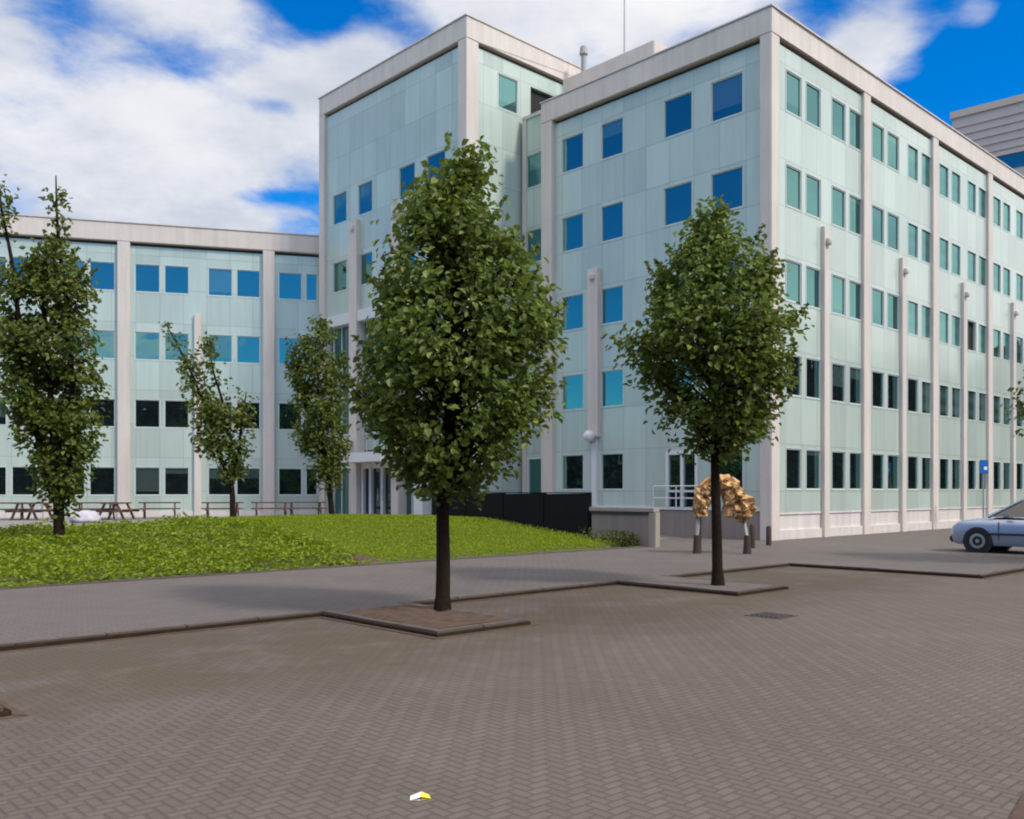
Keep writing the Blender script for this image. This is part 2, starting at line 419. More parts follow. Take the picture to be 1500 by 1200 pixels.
# planted bank
def sm(x): x = max(0., min(1., x)); return x*x*(3-2*x)
def bankz(s, n):
    v = NG - n
    H = .44 + .27*sm((s-6)/9) - .13*sm((s-17)/5.5)
    z = KZ + .10*sm(v/.5) + H*sm(v/8.2)
    z -= (z-.45)*sm((v-9.2)/3.2)
    return z + .03*noise.noise(Vector((s*.6, n*.6, 0)))
bm = bmesh.new(); bmesh.ops.create_grid(bm, x_segments=110, y_segments=34, size=1.0)
for v in bm.verts:
    s = -40+(v.co.x+1)/2*62.2; n = NG-(v.co.y+1)/2*12.6; v.co = P(s, n, bankz(s, n))
me = bpy.data.meshes.new('grass_bank'); bm.to_mesh(me); bm.free(); me.materials.append(MT['bank'])
for p in me.polygons: p.use_smooth = True
o = bpy.data.objects.new('planted_bank', me); COL.objects.link(o); tag(o, kind='structure')
b_ = MB()
for i in range(8):
    for j in range(8):
        q = [(12.1+.55*a/8, NG-.1-1.1*e/8) for a, e in ((i, j), (i+1, j), (i+1, j+1), (i, j+1))]; b_.face([P(a, e, bankz(a, e)+.012) for a, e in q])
tag(b_.build('bare_soil', MT['soil']), kind='structure')
# terrace in front of the wing and entrance, sloping down at its right edge
bm = bmesh.new(); bmesh.ops.create_grid(bm, x_segments=70, y_segments=40, size=1.0)
for v in bm.verts:
    s = -40+(v.co.x+1)/2*85; n = -19.9-(v.co.y+1)/2*50
    z = .5*sm((-n-20)/6.) + .0*s
    if s < 22.3: z = .5 if n < -29.2 else .2
    v.co = P(s, n, z+.002)
me = bpy.data.meshes.new('terrace_paving'); bm.to_mesh(me); bm.free(); me.materials.append(MT['terrace'])
o = bpy.data.objects.new('terrace_paving', me); COL.objects.link(o); tag(o, kind='structure')

def leaf(mb, c, nrm, along, L, W, fold=.25):
    """a small pointed leaf of two folded halves"""
    n = nrm.normalized(); a = (along - n*along.dot(n))
    if a.length < 1e-4: a = n.orthogonal()
    a.normalize(); w = n.cross(a); i = len(mb.v)
    mb.v += [tuple(c-a*L*.5), tuple(c-a*L*.08+w*W*.5+n*W*fold), tuple(c+a*L*.5-n*L*.12), tuple(c-a*L*.08-w*W*.5+n*W*fold), tuple(c+a*L*.25+w*W*.34+n*W*fold*.5), tuple(c+a*L*.25-w*W*.34+n*W*fold*.5)]
    mb.f += [[i, i+2, i+4, i+1], [i, i+3, i+5, i+2]]; mb.mi += [0, 0]
def rv(): return Vector((random.gauss(0, 1), random.gauss(0, 1), random.gauss(0, 1)))
def leafmesh(mb, name, m_, parent=None, origin=None):
    return mb.build(name, m_, parent, origin, recalc=False)
UP = Vector((0, 0, 1))
mb = MB(); cnt = 0
while cnt < 46000:
    s = random.uniform(-9, 12.7); v = random.uniform(-.05, 11.5)**1.0
    if random.random() > (1.25-v*.085): continue
    n = NG-v
    if s > 11.6 and v < 1.2 and s > 12.3-.35*random.random(): continue
    z = bankz(s, n) + (.13+.16*noise.noise(Vector((s*.9, n*.9, 3)))+.1*noise.noise(Vector((s*2.6, n*2.6, 9))))*random.random()**.6*1.3 * (.65 if v < .2 else 1)
    L = random.uniform(.06, .14)
    leaf(mb, P(s, n, z), UP*1.0+rv()*.5, rv(), L, L*.6); cnt += 1
tag(leafmesh(mb, 'ground_cover', MT['cover']), 'leafy bright green ground cover on the bank before the left trees', 'plants', kind='stuff')
mb = MB(); cnt = 0
while cnt < 60000:
    s = random.uniform(12.2, 22.2); v = random.uniform(.1, 11.0)
    n = NG-v
    if s < 12.55+.3*random.random() and v < 1.2: continue
    if s > 21.0 and random.random() < .3*(s-20.6): continue
    z = bankz(s, n) + random.uniform(.0, .11)
    L = random.uniform(.04, .09)
    leaf(mb, P(s, n, z), rv()*.8+UP*.7, UP*.6+rv()*.7, L, L*.35); cnt += 1
tag(leafmesh(mb, 'lawn', MT['lawn']), 'short bright green grass on the bank below the black fence', 'grass', kind='stuff')

# ------------------------------------------------------------------ THE OFFICE BUILDING
class F:
    """a facade: t along it, z up, o outwards"""
    def __init__(s, p0, d, nrm): s.p = Vector(p0); s.d = Vector(d).normalized(); s.n = Vector(nrm).normalized()
    def __call__(s, t, z, o=0.): q = s.p + s.d*t + s.n*o; return Vector((q.x, q.y, z))
    def box(s, mb, t0, t1, z0, z1, o0, o1, mi=0):
        mb.hexa([s(t0, z0, o0), s(t1, z0, o0), s(t1, z0, o1), s(t0, z0, o1), s(t0, z1, o0), s(t1, z1, o0), s(t1, z1, o1), s(t0, z1, o1)], mi)
    def wall(s, mb, t0, t1, z0, z1, o, holes, depth=.16):
        ts = sorted({t0, t1, *[h[k] for h in holes for k in (0, 1) if t0 < h[k] < t1]})
        zs = sorted({z0, z1, *[h[k] for h in holes for k in (2, 3) if z0 < h[k] < z1]})
        for a, c in zip(ts, ts[1:]):
            for e, f in zip(zs, zs[1:]):
                mt, mz = (a+c)/2, (e+f)/2
                if any(h[0] < mt < h[1] and h[2] < mz < h[3] for h in holes): continue
                mb.face([s(a, e, o), s(c, e, o), s(c, f, o), s(a, f, o)], [(a, e), (c, e), (c, f), (a, f)])
        for h in holes:
            a, c, e, f = h[:4]
            for p, q in (((a, e), (c, e)), ((c, e), (c, f)), ((c, f), (a, f)), ((a, f), (a, e))):
                mb.face([s(*p, o), s(*q, o), s(*q, o-depth), s(*p, o-depth)], [(.5, 2.5)]*4)
BC = Vector((8.87, 31.57, 0))                # main corner
CS = BC.dot(SD); CN = BC.dot(ND)             # its (s, n)
ROOT = empty('office_building', BC, 'pale green panelled office building of three joined blocks with a concrete frame', 'building')
RF = F(BC, SD, ND)                           # long facade, right of the corner
FF = F(BC, -ND, -SD)                         # short facade, left of the corner
def part(mb, name, m_, **k): return mb.build(name, m_, ROOT, ROOT.location, **k)

Z0, DZ, WH = 1.82, 3.33, 1.45
RO, RR, RFR, RT = -.20, -.12, -.20, -.15      # panels stand back from the frame
WINS = []                                    # (facade, t0, t1, z0, z1, o, kind)
TOP, FAS = 18.36, 17.48
# --- long facade
half = [7.17-6.65 + 3.325*k for k in range(0, 10)]
TE = half[-1]+3.325
rw = []
for k, c in enumerate(half):
    for fl in range(5):
        z = Z0+DZ*fl
        for a, e in ((.65, 1.71), (2.05, 3.11)):
            rw.append((c+a, c+e, z, z+WH))
mb = MB(); RF.wall(mb, .5, TE, .97, FAS-.15, RR, rw); part(mb, 'green_panel_wall', MT['panel'], recalc=False)
for w in rw: WINS.append((RF, *w, RR, 'r'))
# --- short facade
fw = [(a, e, Z0+DZ*fl, Z0+DZ*fl+WH) for fl in range(5) for a, e in ((1.24, 2.58), (3.4, 4.7), (6.68, 7.84), (8.80, 10.02)) if not (fl == 0 and a == 3.4)]
DOOR = (3.15, 4.6, 1.17, Z0+WH)
mb = MB(); FF.wall(mb, .45, 11.0, 1.15, FAS-.15, RO, fw+[DOOR]); part(mb, 'green_panel_wall', MT['panel'], recalc=False)
for w in fw: WINS.append((FF, *w, RO, 'f'))
# --- frame of the main block
mb = MB(); FF.box(mb, 0, .46, 0, FAS, -.55, 0)
o = part(mb, 'corner_pier', MT['concrete'], bevel=.02)
mb = MB(); FF.box(mb, 10.42, 11.07, 0, FAS, -.6, 0); part(mb, 'pilaster', MT['concrete'], bevel=.02)
for k, c in enumerate(half[1:] + [TE]):
    mb = MB()
    if k % 2 == 1:
        RF.box(mb, c-.3, c+.3, .0, FAS, -.5, 0.); part(mb, 'pilaster', MT['concrete'], bevel=.02)
    else:                                    # half pilasters stop below the fourth floor with a round head
        RF.box(mb, c-.2, c+.2, 0, 11.55, -.5, .03)
        pl = part(mb, 'half_pilaster', MT['concrete'], bevel=.02)
        mb = MB(); q = RF(c, 11.0, .1); mb.lathe(q, [(.03, -.15), (.1, -.11), (.13, 0), (.1, .11), (.03, .15)], 14)
        mb.build('round_head', MT['concrete'], pl, (0, 0, 0), smooth=True).location = -ROOT.location
# parapets
def ring(mb, cs, z0, z1, th):
    """band of wall along a polyline of (s, n)"""
mb = MB(); FF.box(mb, 0, 11.07, FAS, TOP, -.6, .0); RF.box(mb, .6, TE+.4, FAS+.0, TOP, -.6, 0.)
part(mb, 'parapet', MT['concrete'], bevel=.025)
mb = MB(); FF.box(mb, -.04, 11.1, TOP, TOP+.05, -.64, .04); RF.box(mb, .64, TE+.4, TOP, TOP+.05, -.64, .04)
part(mb, 'parapet_coping', MT['concrete'])
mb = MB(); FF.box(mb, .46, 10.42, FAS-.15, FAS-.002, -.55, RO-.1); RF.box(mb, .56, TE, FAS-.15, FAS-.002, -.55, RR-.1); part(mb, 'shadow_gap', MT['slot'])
mb = MB(); mb.hexa([FF(.6, 17.6, -.6), FF(16, 17.6, -.6), FF(16, 17.6, -TE), FF(.6, 17.6, -TE)] + [FF(.6, 17.75, -.6), FF(16, 17.75, -.6), FF(16, 17.75, -TE), FF(.6, 17.75, -TE)])
part(mb, 'flat_roof', MT['roofing'])
# plinths
mb = MB(); RF.box(mb, .46, TE, -.05, .97, -.5, -.14); RF.box(mb, .46, TE, -.05, .40, -.5, -.06); RF.box(mb, .46, TE, .93, 1.0, -.5, -.10)
part(mb, 'plinth', MT['plinth'], bevel=.01)
mb = MB(); FF.box(mb, .46, 10.42, -.4, 1.06, -.5, -.12); part(mb, 'plinth', MT['plinth_dark'], bevel=.01)
mb = MB(); FF.box(mb, .46, 10.42, 1.06, 1.15, -.5, -.08); part(mb, 'plinth_ledge', MT['white_paint'], bevel=.01)
# half pilaster with globe lamp on the short facade
mb = MB(); FF.box(mb, 7.86, 8.42, 3.95, 10.8, -.4, .0); part(mb, 'half_pilaster', MT['concrete'], bevel=.02)
mb = MB(); mb.lathe(FF(8.14, 10.45, .04), [(.03, -.15), (.1, -.11), (.13, 0), (.1, .11), (.03, .15)], 14); part(mb, 'round_head', MT['concrete'], smooth=True)
mb = MB(); FF.box(mb, 8.0, 8.28, 1.0, 3.95, -.4, -.08); part(mb, 'drain_pipe', MT['white_paint'], bevel=.02)
def globe_lamp(fc, t, z, o):
    mb = MB(); c = fc(t, z, o+.24); mb.lathe(c, [(.03, -.23), (.14, -.19), (.22, -.08), (.24, .02), (.2, .14), (.12, .21), (.03, .24)], 16)
    gl = part(mb, 'globe_lamp', MT['globe'], smooth=True)
    mb = MB(); mb.tube([fc(t, z-.2, o-.05), fc(t, z-.26, o+.1), fc(t, z-.22, o+.24)], [.03, .03, .05]); mb.build('lamp_bracket', MT['steel'], gl, (0, 0, 0)).location = -ROOT.location
globe_lamp(FF, 8.14, 3.98, -.02)
# loading door of the short facade: two white framed leaves
mb = MB()
FF.box(mb, 3.15, 3.27, 1.17, Z0+WH, RO-.12, RO+.03); FF.box(mb, 4.48, 4.6, 1.17, Z0+WH, RO-.12, RO+.03); FF.box(mb, 3.27, 4.48, Z0+WH-.14, Z0+WH, RO-.12, RO+.03)
FF.box(mb, 3.80, 3.93, 1.17, Z0+WH-.14, RO-.12, RO+.02); FF.box(mb, 3.27, 3.80, 1.72, 1.80, RO-.12, RO+.01); FF.box(mb, 3.93, 4.48, 1.72, 1.80, RO-.12, RO+.01)
dr = part(mb, 'loading_door', MT['white_paint'])
mb = MB(); FF.box(mb, 3.27, 4.48, 1.17, Z0+WH-.14, RO-.1, RO-.06); mb.build('door_glass', MT['glass'], dr, (0, 0, 0)).location = -ROOT.location
mb = MB()
for z in (1.5, 1.95): mb.tube([FF(2.9, z, .05), FF(5.0, z, .05)], [.025, .025], 8)
for t in (2.9, 3.95, 5.0): mb.tube([FF(t, 1.1, .05), FF(t, 1.97, .05)], [.025, .025], 8)
part(mb, 'handrail', MT['white_paint'])

# --- link between main block and tower
LK = F(P(CS+.5, CN-10.9), -ND, -SD)
lw = [(.55, 1.55, Z0+DZ*fl, Z0+DZ*fl+WH) for fl in range(1, 5)]
LDOOR = (.5, 1.5, .55, 3.25)
mb = MB(); LK.wall(mb, .1, 1.72, .4, TOP-.15, 0, lw+[LDOOR]); part(mb, 'link_wall', MT['panel'], recalc=False)
for w in lw: WINS.append((LK, *w, 0, 'l'))
mb = MB(); LK.box(mb, 1.52, 1.76, .4, TOP-.1, -.3, .06); part(mb, 'pilaster', MT['concrete'])
mb = MB(); LK.box(mb, 0, 1.76, TOP-.15, TOP, -.5, .06); part(mb, 'parapet', MT['concrete'])
mb = MB(); LK.box(mb, .5, .58, .55, 3.25, -.14, .02); LK.box(mb, 1.42, 1.5, .55, 3.25, -.14, .02); LK.box(mb, .58, 1.42, 3.17, 3.25, -.14, .02)
dr = part(mb, 'side_door', MT['white_paint'])
mb = MB(); LK.box(mb, .58, 1.42, .55, 3.17, -.12, -.08); mb.build('door_glass', MT['glass'], dr, (0, 0, 0)).location = -ROOT.location

# --- stair tower
TC = Vector((-1.92, 38.79, 0)); TW, TT, TF = 11.5, 21.76, 20.85
TFr = F(TC, -ND, -SD); TRi = F(TC, SD, ND)
tw = [(a+.25, e+.25, z, z+1.5) for z in (15.1, 11.7) for a, e in ((1.3, 2.6), (3.45, 4.65), (6.76, 7.95), (8.95, 10.16))]
mb = MB(); TFr.wall(mb, .45, TW-.45, 10.5, TF-.15, RT, tw); part(mb, 'green_panel_wall', MT['panel'], recalc=False)
for w in tw: WINS.append((TFr, *w, RT, 't'))
rwin = [(1.96, 3.15, 18.5, 20.0)]; VOID = (3.95, 5.6, 18.5, 20.0)
mb = MB(); TRi.wall(mb, .45, 14, .4, TF-.15, RT, rwin+[VOID]); part(mb, 'green_panel_wall', MT['panel'], recalc=False)
for w in rwin: WINS.append((TRi, *w, RT, 't'))
mb = MB(); TRi.box(mb, 3.95, 5.6, 18.5, 20.0, RT-.6, RT-.16); part(mb, 'dark_vent_opening', MT['dark_void'])
mb = MB(); TFr.box(mb, 0, .55, .3, TF, -.7, 0); part(mb, 'corner_pier', MT['concrete'], bevel=.02)
mb = MB(); TFr.box(mb, TW-.5, TW, .3, TF, -.7, 0); part(mb, 'pilaster', MT['concrete'], bevel=.02)
mb = MB(); TFr.box(mb, 0, TW, TF, TT, -.6, 0); TRi.box(mb, .6, 14, TF, TT, -.6, 0); F(P(TC.dot(SD), TC.dot(ND)-TW), SD, -ND).box(mb, .6, 14, TF, TT, -.6, 0)
part(mb, 'parapet', MT['concrete'], bevel=.025)
mb = MB(); TFr.box(mb, -.04, TW+.04, TT, TT+.05, -.64, .04); TRi.box(mb, .64, 14, TT, TT+.05, -.64, .04); part(mb, 'parapet_coping', MT['concrete'])
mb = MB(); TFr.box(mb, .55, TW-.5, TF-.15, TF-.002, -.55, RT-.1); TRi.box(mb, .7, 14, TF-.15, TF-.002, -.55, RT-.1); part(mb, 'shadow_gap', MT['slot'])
mb = MB(); TFr.box(mb, .5, TW-.5, 20.9, 21.05, -14, -.6); part(mb, 'flat_roof', MT['roofing'])
TLe = F(P(TC.dot(SD), TC.dot(ND)-TW), SD, -ND)
mb = MB(); TLe.wall(mb, .7, 14, .3, TF, -.1, []); part(mb, 'side_wall', MT['concrete'], recalc=False)
# entrance glazing below a white beam
mb = MB(); TFr.box(mb, .55, TW-.5, 9.95, 10.5, -.6, .04); part(mb, 'entrance_beam', MT['white_paint'], bevel=.02)
for t, w, zt, lamp in ((8.33, .33, 14.9, 1), (4.95, .27, 14.9, 1), (3.2, .33, 9.95, 0)):
    mb = MB(); TFr.box(mb, t-w, t+w, .3, zt, -.5, .09); part(mb, 'half_pilaster' if zt > 10 else 'column', MT['concrete'] if zt > 10 else MT['white_paint'], bevel=.02)
    if zt > 10: mb = MB(); mb.lathe(TFr(t, 14.5, .12), [(.03, -.15), (.1, -.11), (.13, 0), (.1, .11), (.03, .15)], 14); part(mb, 'round_head', MT['concrete'], smooth=True)
    if lamp: globe_lamp(TFr, t+(.1 if t > 6 else .35), 4.15, .1)
mb = MB()
zl = [3.5, 4.1, 5.0, 7.1, 7.5, 9.95]
GL = -.42
mb.face([TFr(TW-.5, .5, GL), TFr(.55, .5, GL), TFr(.55, 9.95, GL), TFr(TW-.5, 9.95, GL)])
gw = part(mb, 'glass_wall', MT['glass_lobby'], recalc=False)
mb = MB(); t = .6
while t < TW-.5: TFr.box(mb, t-.03, t+.03, .5, 9.95, GL-.05, GL+.06); t += .72
for z in (.55, 2.95, 4.55, 7.5): TFr.box(mb, .55, TW-.5, z-.05, z+.05, GL-.04, GL+.08)
mb.build('mullion_grid', MT['frame'], gw, (0, 0, 0)).location = -ROOT.location
mb = MB()
for z0, z1 in ((3.75, 4.45), (6.9, 7.4)): TFr.box(mb, .55, TW-.5, z0, z1, GL-.03, GL+.03)
mb.build('spandrel_band', MT['panel'], gw, (0, 0, 0)).location = -ROOT.location
mb = MB(); TFr.box(mb, 4.6, 8.1, 3.1, 3.55, -.3, 1.1); part(mb, 'entrance_canopy', MT['white_paint'], bevel=.02)
mb = MB()
for t in (5.3, 6.25, 7.2, 7.85): TFr.box(mb, t-.09, t+.09, .5, 3.1, GL+.02, GL+.28)
TFr.box(mb, 5.3, 7.85, 2.85, 3.1, GL+.03, GL+.26)
dr = part(mb, 'entrance_door', MT['white_paint'], bevel=.01)
mb = MB(); TFr.box(mb, 5.3, 7.85, .55, 2.85, GL+.06, GL+.12); mb.build('door_glass', MT['carglass'], dr, (0, 0, 0)).location = -ROOT.location
for t in (6.05, 6.45):
    mb = MB(); mb.tube([TFr(t, 1.3, GL+.36), TFr(t, 1.9, GL+.36)], [.02, .02], 6)
    mb.build('handle', MT['steel'], dr, (0, 0, 0)).location = -ROOT.location

# --- four storey wing on the left
WG = F(Vector((-9.9, 47.6, 0)), (-.967, -.255, 0), (.255, -.967, 0))
wc = [2.55-3.435+3.435*k for k in range(0, 9)]
ww = []
for c in wc:
    for fl in range(4):
        z = 1.56+3.345*fl
        for a, e in ((.42, 1.58), (1.78, 2.95)):
            if c+a > .05: ww.append((c+a, c+e, z, z+1.38))
            elif c+e > .1: ww.append((.12, c+e, z, z+1.38))
WE = wc[-1]+3.435
mb = MB(); WG.wall(mb, 0, WE, 0.75, 13.85, RO, ww); part(mb, 'green_panel_wall', MT['panel'], recalc=False)
for w in ww: WINS.append((WG, *w, RO, 'w'))
for k, c in enumerate(wc[1:]+[WE]):
    mb = MB()
    if k % 2 == 0: WG.box(mb, c-.29, c+.29, .3, 14.0, -.5, 0); part(mb, 'pilaster', MT['concrete'], bevel=.02)
    else: WG.box(mb, c-.17, c+.17, .3, 10.6, -.5, -.04); part(mb, 'half_pilaster', MT['concrete'], bevel=.02)
mb = MB(); WG.box(mb, -1, WE+.3, 14.0, 14.9, -.6, 0); part(mb, 'parapet', MT['concrete'], bevel=.025)
mb = MB(); WG.box(mb, -1, WE+.3, 14.9, 14.95, -.64, .04); part(mb, 'parapet_coping', MT['concrete'])
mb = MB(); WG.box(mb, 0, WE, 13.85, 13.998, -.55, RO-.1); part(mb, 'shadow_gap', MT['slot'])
mb = MB(); WG.box(mb, 0, WE, .2, .76, -.5, -.12); part(mb, 'plinth', MT['plinth'], bevel=.01)
mb = MB(); WG.box(mb, -1, WE+.3, 14.1, 14.25, -13, -.6); part(mb, 'flat_roof', MT['roofing'])
WGe = F(WG(WE+.3, 0), (-.255, .967, 0), (-.967, -.255, 0))
mb = MB(); WGe.wall(mb, 0, 13, .2, 14.9, -.02, []); part(mb, 'side_wall', MT['concrete'], recalc=False)
# closing walls so no block is hollow from the side
EN = F(RF(TE+.4, 0), -ND, SD)
mb = MB(); EN.wall(mb, 0, 16, 0, TOP, 0, []); part(mb, 'side_wall', MT['concrete'], recalc=False)

# --- windows: frame (part) with its pane (sub-part); the largest in view one by one, the far ones as one mass
WPROTO = {}
def window_meshes(w, h):
    key = (round(w, 2), round(h, 2))
    if key not in WPROTO:
        fm = MB(); t = .04
        for x0, x1, z0, z1 in ((0, t, 0, h), (w-t, w, 0, h), (t, w-t, 0, t), (t, w-t, h-t, h)): fm.box(x0, x1, -.12, -.012, z0, z1)
        q = .03
        for x0, x1, z0, z1 in ((-q, 0, -q, h+q), (w, w+q, -q, h+q), (0, w, -q, 0), (0, w, h, h+q)): fm.box(x0, x1, -.03, .012, z0, z1)
        pm = MB(); pm.box(t, w-t, -.075, -.058, t, h-t)
        fo = fm.build('window', MT['frame']); po = pm.build('pane', MT['glass'])
        WPROTO[key] = (fo.data, po.data)
        bpy.data.objects.remove(fo); bpy.data.objects.remove(po)
    return WPROTO[key]
def prio(w):
    fc, t0, t1, z0, z1, o, k = w
    c = fc((t0+t1)/2, (z0+z1)/2); v = c-Vector((0, 0, EYE)); 
    if abs(c.x/c.y) > .56: return 0
    return abs(fc.n.dot(v.normalized()))*(t1-t0)*(z1-z0)/v.length_squared
def hidden(w):                               # behind the big front trees or inside the tower's shade of view
    return 0
WINS.sort(key=lambda w: -prio(w))
OPT = half[5]+.65
rest_f, rest_p = MB(), MB()
for k, w in enumerate(WINS):
    fc, t0, t1, z0, z1, o, kd = w
    if k < 100 or (kd == 'r' and abs(t0-OPT) < .3 and abs(z0-(Z0+2*DZ)) < .1):
        fd, pd = window_meshes(t1-t0, z1-z0)
        # local x runs along the facade seen from outside left to right, local y points out
        left = fc.d.cross(UP).dot(fc.n) < 0
        xa = fc.d if fc.d.cross(UP).dot(fc.n) > 0 else -fc.d
        org = fc(t0 if xa == fc.d else t1, z0, o)
        ang = math.atan2(xa.y, xa.x)
        fo = bpy.data.objects.new('window', fd); COL.objects.link(fo); fo.parent = ROOT
        fo.location = org-ROOT.location; fo.rotation_euler = (0, 0, ang+math.pi) if False else (0, 0, ang)
        # box was built with y negative = into the wall for an outward +y; facade outward is -y of this frame, so mirror by turning
        fo.matrix_local = Matrix.Translation(org-ROOT.location) @ Matrix(((xa.x, fc.n.x, 0, 0), (xa.y, fc.n.y, 0, 0), (0, 0, 1, 0), (0, 0, 0, 1)))
        po = bpy.data.objects.new('pane', pd); COL.objects.link(po); po.parent = fo
        if kd == 'r' and abs(t0-OPT) < .3 and abs(z0-(Z0+2*DZ)) < .1:
            fo['label'] = 'window tilted open'
            po.rotation_euler = (0, 0, R(-17)); po.location = (0, 0, 0)
    else:
        t = .04
        for x0, x1, a, e in ((t0, t0+t, z0, z1), (t1-t, t1, z0, z1), (t0+t, t1-t, z0, z0+t), (t0+t, t1-t, z1-t, z1)): fc.box(rest_f, x0, x1, a, e, o-.12, o+.01)
        fc.box(rest_p, t0+t, t1-t, z0+t, z1-t, o-.075, o-.058)
rf = part(rest_f, 'window', MT['frame']); rf['kind'] = 'stuff'
rp = rest_p.build('pane', MT['glass'], rf, (0, 0, 0)); rp.location = -ROOT.location; rp['kind'] = 'stuff'
# dark rooms behind the openings
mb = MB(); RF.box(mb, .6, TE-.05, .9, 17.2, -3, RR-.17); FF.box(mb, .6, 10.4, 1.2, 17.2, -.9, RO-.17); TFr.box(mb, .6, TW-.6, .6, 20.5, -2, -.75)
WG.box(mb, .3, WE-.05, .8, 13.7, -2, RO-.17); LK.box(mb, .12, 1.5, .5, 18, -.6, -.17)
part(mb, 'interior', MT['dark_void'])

# --- on the roof
mb = MB(); q = [P(30.2, -23.3), P(33.2, -23.3), P(33.2, -28.4), P(30.2, -28.4)]
mb.hexa([v+Vector((0, 0, 17.7)) for v in q] + [v+Vector((0, 0, 20.2)) for v in q])
part(mb, 'roof_plant_room', MT['concrete'], bevel=.03)
c = at(855, 98, 42.5); mb = MB(); mb.tube([(c.x, c.y, 18.0), (c.x, c.y, 21.9)], [.12, .12], 10); mb.tube([(c.x, c.y, 21.85), (c.x, c.y, 22.2)], [.2, .16], 10)
part(mb, 'vent_pipe', MT['legs'])
c = at(915, 60, 43.0); mb = MB(); mb.tube([(c.x, c.y, 17.7), (c.x, c.y, 21), (c.x, c.y, 27)], [.06, .05, .03], 8)
part(mb, 'antenna_mast', MT['steel'])

# ------------------------------------------------------------------ far office tower at the right edge
base = at(1395, 165, 112); topz = base.z; base.z = 0
FT = empty('office_tower', base, 'tall brown banded office tower rising behind the long facade at right', 'building')
d1 = Vector((.746, -.666, 0)); n1 = Vector((-.666, -.746, 0)); fa = F(base, d1, n1); fb = F(fa(34, 0), -n1, d1)
MT['tower_brown'] = simple('brown_cladding', (.46, .40, .385), .6, var=.12, scale=.4)
MT['tower_edge'] = simple('tower_edge_trim', (.52, .42, .36), .6)
mb = MB(); fa.box(mb, 0, 34, 0, topz-.8, -22, 0); mb.build('wall', MT['tower_brown'], FT, FT.location)
mb = MB(); fa.box(mb, -.2, 34.2, topz-.8, topz, -22.2, .2); mb.build('roof_edge', MT['tower_edge'], FT, FT.location)
z = topz-6.6
while z > 4:
    mb = MB(); fa.box(mb, .6, 33.4, z-1.7, z, -.1, .06); fb.box(mb, .6, 21.4, z-1.7, z, -.1, .06); wb = mb.build('window_band', MT['glass'], FT, FT.location)
    mb = MB(); fa.box(mb, -.1, 34.1, z, z+.35, -.1, .25); mb.build('sill', MT['tower_edge'], wb, (0, 0, 0)).location = -FT.location; z -= 3.6
z = topz-1.9
while z > topz-6.3:
    mb = MB(); fa.box(mb, -.05, 34.05, z-.16, z, -.1, .12); mb.build('cladding_rib', MT['tower_edge'], FT, FT.location); z -= .95

# ------------------------------------------------------------------ fence, wall, posts, sculpture
c0 = P(22.3, -19.85); FE = F(c0, -ND, -SD)
FR = empty('black_fence', c0, 'low solid black board fence along the top of the grass bank', 'fence')
for k in range(4):
    a, e = k*2.02, k*2.02+1.98
    mb = MB(); z0 = bankz(22.2, -19.85-a)-.1; z1 = bankz(22.2, -19.85-e)-.1
    lo = [FE(a, z0, -.05), FE(e, z1, -.05), FE(e, z1, .0), FE(a, z0, .0)]
    mb.hexa(lo + [FE(a, 1.69, -.05), FE(e, 1.66, -.05), FE(e, 1.66, 0), FE(a, 1.69, 0)])
    bp = mb.build('board_panel', MT['black_panel'], FR, FR.location)
    mb = MB(); FE.box(mb, a-.045, a+.045, 0., 1.72, -.13, -.052); mb.build('fence_post', MT['black_panel'], FR, FR.location)
mb = MB(); FE.box(mb, -.06, 8.1, 1.69, 1.72, -.07, .02); mb.build('top_rail', MT['black_panel'], FR, FR.location)
c0 = P(22.3, -17.25); RW = F(c0, -ND, -SD)
WR = empty('retaining_wall', c0, 'low brown concrete wall with pale end post right of the black fence', 'wall')
mb = MB(); RW.box(mb, .16, 2.5, 0, 1.06, -.2, -.05); mb.build('wall_face', MT['plinth_dark'], WR, WR.location, bevel=.01)
mb = MB(); RW.box(mb, -.05, 2.55, 1.12, 1.25, -.28, .02); mb.build('coping', MT['concrete_worn'], WR, WR.location, bevel=.015)
mb = MB(); RW.box(mb, .16, 2.5, 1.06, 1.12, -.2, .0); mb.build('dark_rail', MT['iron'], WR, WR.location)
mb = MB(); RW.box(mb, -.1, .16, 0, 1.12, -.24, .0); mb.build('end_post', MT['concrete_worn'], WR, WR.location, bevel=.015)

SY = 25.2
sc = at(1059, 765, SY); sc.z = KZ
SR = empty('golden_sculpture', sc, 'golden crumpled metal sculpture on slim legs behind the right tree', 'sculpture')
# gilded body: a bent arch of crumpled plates, sampled as a fat ribbon along a path
path = [(-.62, .98, .16), (-.66, 1.25, .2), (-.6, 1.6, .23), (-.45, 1.86, .24), (-.1, 1.98, .24), (.2, 1.86, .27), (.38, 1.5, .34), (.54, 1.2, .36), (.74, .96, .26)]
bm = bmesh.new(); NS, NR = 60, 26; rings = []
for i in range(NS):
    u = i/(NS-1)*(len(path)-1); k = min(int(u), len(path)-2); f = u-k; f = f*f*(3-2*f)
    p = [path[k][j]*(1-f)+path[k+1][j]*f for j in range(3)]
    q = [path[k+1][j]-path[k][j] for j in range(2)]; L = math.hypot(*q); tx, tz = q[0]/L, q[1]/L
    ring_ = []
    for j in range(NR):
        th = 2*math.pi*j/NR
        r = p[2]*(1+.5*noise.noise(Vector((i*.24, math.cos(th)*1.6, math.sin(th)*1.6)))+.45*noise.noise(Vector((i*.5, math.cos(th)*3.2, math.sin(th)*3.2)))) * (.35 if i in (0, NS-1) else 1)
        cx, cy = math.cos(th)*r, math.sin(th)*r*1.1
        ring_.append(bm.verts.new((p[0]-tz*cx, cy, p[1]+tx*cx)))
    rings.append(ring_)
